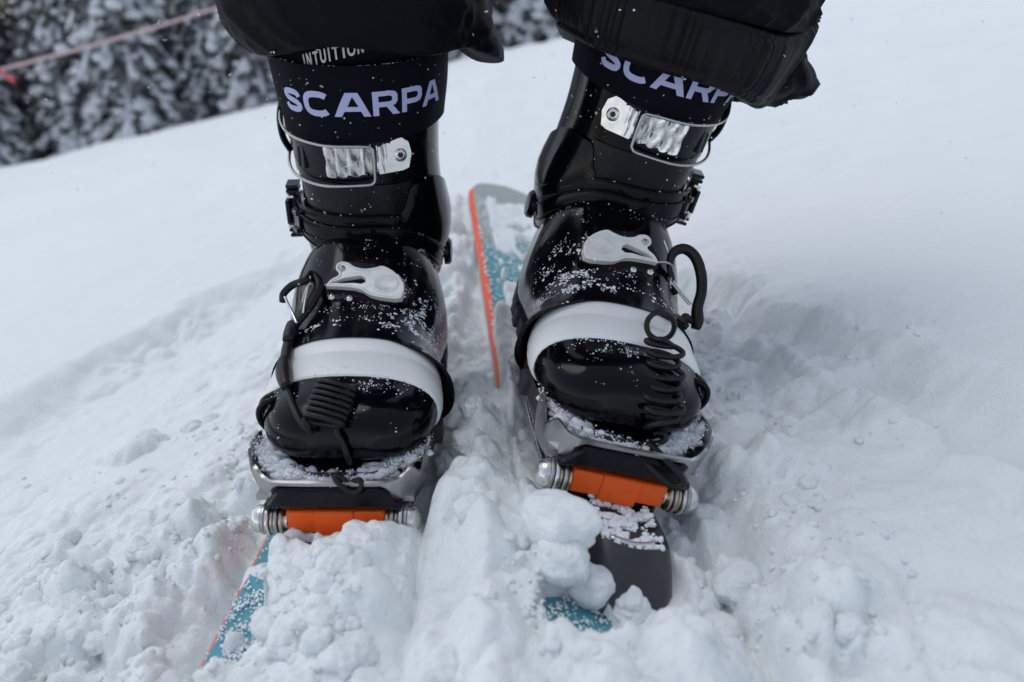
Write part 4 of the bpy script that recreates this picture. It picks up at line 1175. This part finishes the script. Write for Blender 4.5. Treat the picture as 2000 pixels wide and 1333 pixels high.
# ------------------------------------------------------------------ trees beyond the crest
def tree_mesh(seed, H=13.0, Rm=1.7, load=1.0):
    rnd = random.Random(seed); nd, sn, tr = MB(), MB(), MB()
    tr.tube([(0, 0, -1), (0.03, 0, H * .4), (0, .04, H * .8), (0, 0, H)], [.20, .14, .06, .015], 8)
    z = .5
    while z < H - .3:
        dense = z < 9
        f = 1 - z / H; L = Rm * (f ** .8) + .12
        nb_ = 7 if z < H * .7 else 5
        a0 = rnd.uniform(0, 6.28)
        for b in range(nb_):
            a = a0 + 6.283 * b / nb_ + rnd.uniform(-.3, .3); l = L * rnd.uniform(.7, 1.12); droop = rnd.uniform(.6, 1.15)
            ca, sa = math.cos(a), math.sin(a); zz = z + rnd.uniform(-.12, .12)
            spine = []
            for k in range(6):
                u = k / 5; rr = l * u
                spine.append(Vector((ca * rr, sa * rr, zz + .10 * l * u - droop * l * u * u)))
            side = Vector((-sa, ca, 0))
            # ragged hanging twigs on both sides
            for k in range(1, 6):
                u = k / 5; w = (.16 + .26 * math.sin(math.pi * min(u * .9 + .08, 1))) * l * .7
                for s_ in (-1, 1):
                    for e in range(2 if dense else 1):
                        p = spine[k - 1].lerp(spine[k], rnd.random()); q = p + side * s_ * w * rnd.uniform(.6, 1.15) + Vector((ca, sa, 0)) * rnd.uniform(0, .2) * l - Vector((0, 0, rnd.uniform(.08, .34) * l * .7))
                        t = spine[k] - Vector((0, 0, rnd.uniform(.05, .15)))
                        bidx = len(nd.v); h = .05 + .06 * rnd.random()
                        nd.v += [tuple(p), tuple(t), tuple(q), tuple(q.lerp(p, .5) - Vector((0, 0, h * 2)))]
                        nd.f += [(bidx, bidx + 1, bidx + 2), (bidx, bidx + 2, bidx + 3)]
                        if rnd.random() < .24 * load:                       # a pad of snow on the twig
                            c = p.lerp(q, rnd.uniform(.3, .6)); r = .07 + .13 * rnd.random() * min(l, 1.3)
                            sn.blob((c.x, c.y, c.z + .02), r * .8, 0, (1.3, 1.3, .8), .4, rnd)
            k = 1
            while k < 6 and dense:
                n_ = rnd.choice((1, 2, 2, 3)); e_ = min(k + n_, 5)
                if e_ > k and rnd.random() < .85 * load:
                    P = [spine[k].lerp(spine[e_], u) for u in (0, .33, .66, 1)]
                    w0 = (.04 + .10 * rnd.random()) * min(l, 1.4)
                    rows_ = []
                    for q, p in enumerate(P):
                        w = w0 * (.55, 1, .95, .4)[q] * rnd.uniform(.7, 1.2); dz = .04 + .03 * rnd.random(); h = rnd.uniform(.35, .9) * w
                        rows_.append([p - side * w * 1.25 + Vector((0, 0, dz - h * 1.3)), p - side * w * .7 + Vector((0, 0, dz - .2 * h)), p + Vector((0, 0, dz + .05)), p + side * w * .7 + Vector((0, 0, dz - .2 * h)), p + side * w * 1.25 + Vector((0, 0, dz - h * 1.3))])
                    sn.grid(rows_)
                k = e_ + (1 if rnd.random() < .35 else 0) if e_ > k else 6
        z += (.30 if dense else .5) + .14 * rnd.random()
    return tr, nd, sn
TV = []
for s_ in (1, 2, 3):
    TV.append(tree_mesh(s_, 13 + s_, .95 + .12 * s_))
def mesh_of(mb, name, m_, smooth=False):
    me = bpy.data.meshes.new(name); me.from_pydata([tuple(v) for v in mb.v], [], mb.f); me.materials.append(M[m_])
    if smooth: me.polygons.foreach_set('use_smooth', [True] * len(me.polygons))
    return me
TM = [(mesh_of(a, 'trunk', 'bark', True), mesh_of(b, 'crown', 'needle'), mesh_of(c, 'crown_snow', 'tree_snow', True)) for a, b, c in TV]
NAMES = ['at the left photo edge', 'second from the left photo edge', 'third from the left photo edge', 'fourth from the left photo edge', 'fifth from the left photo edge', 'just left of the left trouser leg', 'directly behind the left trouser leg', 'right of the left trouser leg, in the gap', 'left of the right trouser leg, in the gap']
rnd = random.Random(4)
front = [(-13.6, 19.6), (-11.4, 20.6), (-9.5, 19.4), (-7.8, 20.8), (-6.3, 19.6), (-4.7, 20.6), (-3.0, 19.8), (-.9, 20.4), (1.0, 20.9)]
for i, (x, y) in enumerate(front):
    r = empty('spruce_tree', Matrix.Translation((x, y, gz(x, y) - .4)) @ Matrix.Rotation(rnd.uniform(0, 6.28), 4, 'Z') @ Matrix.Scale(rnd.uniform(.9, 1.1), 4))
    tag(r, 'snow-laden spruce beyond the crest, ' + NAMES[i], 'tree', 'spruces along the crest')
    me = TM[i % 3]
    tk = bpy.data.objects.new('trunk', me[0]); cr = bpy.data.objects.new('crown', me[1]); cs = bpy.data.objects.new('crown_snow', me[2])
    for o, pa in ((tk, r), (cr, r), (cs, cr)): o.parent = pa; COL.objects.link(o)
    tag(cr, kind='stuff'); tag(cs, kind='stuff')
# the wood behind reads as one mass
AV, AF, AM = [], [], []; base = 0
TF = [tree_mesh(10 + q, 13 + q, 1.5, .38) for q in (1, 2, 3)]
allv = [np.array(a.v + b.v + c.v) for a, b, c in TF]
allf = []
for a, b, c in TF:
    na, nb2 = len(a.v), len(a.v) + len(b.v)
    allf.append(([f for f in a.f] + [tuple(i + na for i in f) for f in b.f] + [tuple(i + nb2 for i in f) for f in c.f], [0] * len(a.f) + [1] * len(b.f) + [2] * len(c.f)))
for row, (y0, n) in enumerate(((24.0, 14), (27.0, 13), (30.5, 13))):
    for k in range(n):
        x = -26 + 31 * (k + rnd.uniform(.2, .8)) / n; y = y0 + rnd.uniform(-1.3, 1.3)
        v = rnd.randrange(3); a = rnd.uniform(0, 6.28); s_ = rnd.uniform(.9, 1.2)
        P = allv[v] * s_; Q = np.column_stack([P[:, 0] * math.cos(a) - P[:, 1] * math.sin(a) + x, P[:, 0] * math.sin(a) + P[:, 1] * math.cos(a) + y, P[:, 2] + gz(x, y) - .5])
        AV.append(Q); AF += [tuple(i + base for i in f) for f in allf[v][0]]; AM += allf[v][1]; base += len(Q)
me = bpy.data.meshes.new('far_forest'); me.from_pydata(np.vstack(AV).tolist(), [], AF)
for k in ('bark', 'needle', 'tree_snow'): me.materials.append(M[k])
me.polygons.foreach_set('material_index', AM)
o = bpy.data.objects.new('far_forest', me); COL.objects.link(o); tag(o, 'dense snow-covered wood behind the front row of spruces', 'forest', kind='stuff')

# ------------------------------------------------------------------ boundary rope with a torn ribbon, poles outside the frame
pA, pB = at(-260, 196, 6.0), at(715, -88, 7.4)
root = empty('boundary_rope', Matrix.Translation(pA)); tag(root, 'thin faded pink boundary rope strung in front of the snowy trees', 'rope')
pts = []
for k in range(41):
    u = k / 40; p = pA.lerp(pB, u); p.z -= .16 * 4 * u * (1 - u) * .5 - .0; pts.append(p - pA)
mb = MB(); mb.tube(pts, .0120, 8); mb.build('rope', 'rope', root)
mb = MB(); rb = [at(-30, 120, 6.2), at(0, 138, 6.2), at(12, 150, 6.22), at(24, 156, 6.2), at(27, 157, 6.2)]
sp = smooth_path(rb, 6)
mb.slab([[p - pA + Vector((0, .002, .020)) for p in sp], [p - pA + Vector((0, .006, -.020)) for p in sp]], [[p - pA + Vector((0, 0, .020)) for p in sp], [p - pA + Vector((0, .004, -.020)) for p in sp]])
mb.build('ribbon', 'ribbon', root)
for p, lb in ((pA, 'bamboo pole holding the pink rope at its low end'), (pB, 'bamboo pole holding the pink rope at its high end')):
    g = gz(p.x, p.y); mb = MB(); mb.tube([(0, 0, -.3), (0, 0, (p.z - g) * .5), (0, 0, p.z - g + .15)], [.014, .013, .012], 8)
    o = mb.build('bamboo_pole', 'bamboo'); o.location = (p.x, p.y + .012, g); tag(o, lb, 'pole', 'rope poles')

# ------------------------------------------------------------------ falling snow
mb = MB(); rnd = random.Random(99)
for k in range(900):
    Y = .45 + 3.2 * rnd.random()**1.3; p = Vector((rnd.uniform(-.8, .75) * Y, Y, CAMZ + rnd.uniform(-.75, .1) * Y * (1 if k % 3 else .35)))
    if p.z < .22 * p.x + .07: continue
    r = rnd.uniform(.0004, .0008) * (1 + .25 * Y)
    for e in range(rnd.choice((1, 2, 3))):
        q = p + Vector((rnd.uniform(-1, 1), rnd.uniform(-1, 1), rnd.uniform(-1, 1))) * r * 1.2
        mb.blob(q, r * rnd.uniform(.4, .9), 0, (rnd.uniform(.5, 1.3), rnd.uniform(.5, 1.3), rnd.uniform(.4, 1)), .4, rnd)
for k in range(260):                                            # nearer, larger flakes
    Y = rnd.uniform(.42, 1.3); p = Vector((rnd.uniform(-.72, .5) * Y, Y, CAMZ + rnd.uniform(-.5, .08) * Y * (1 if k % 2 else .25)))
    if p.z < .22 * p.x + .09: continue
    r = rnd.uniform(.0005, .0010)
    for e in range(rnd.choice((2, 3, 4))):
        q = p + Vector((rnd.uniform(-1, 1), rnd.uniform(-1, 1), rnd.uniform(-1, 1))) * r * 1.1
        mb.blob(q, r * rnd.uniform(.3, .7), 0, (rnd.uniform(.4, 1.3), rnd.uniform(.4, 1.3), rnd.uniform(.4, 1)), .4, rnd)
tag(mb.build('falling_snow', 'grain', fix=False, smooth=False), 'snowflakes falling through the air', 'snow', kind='stuff')
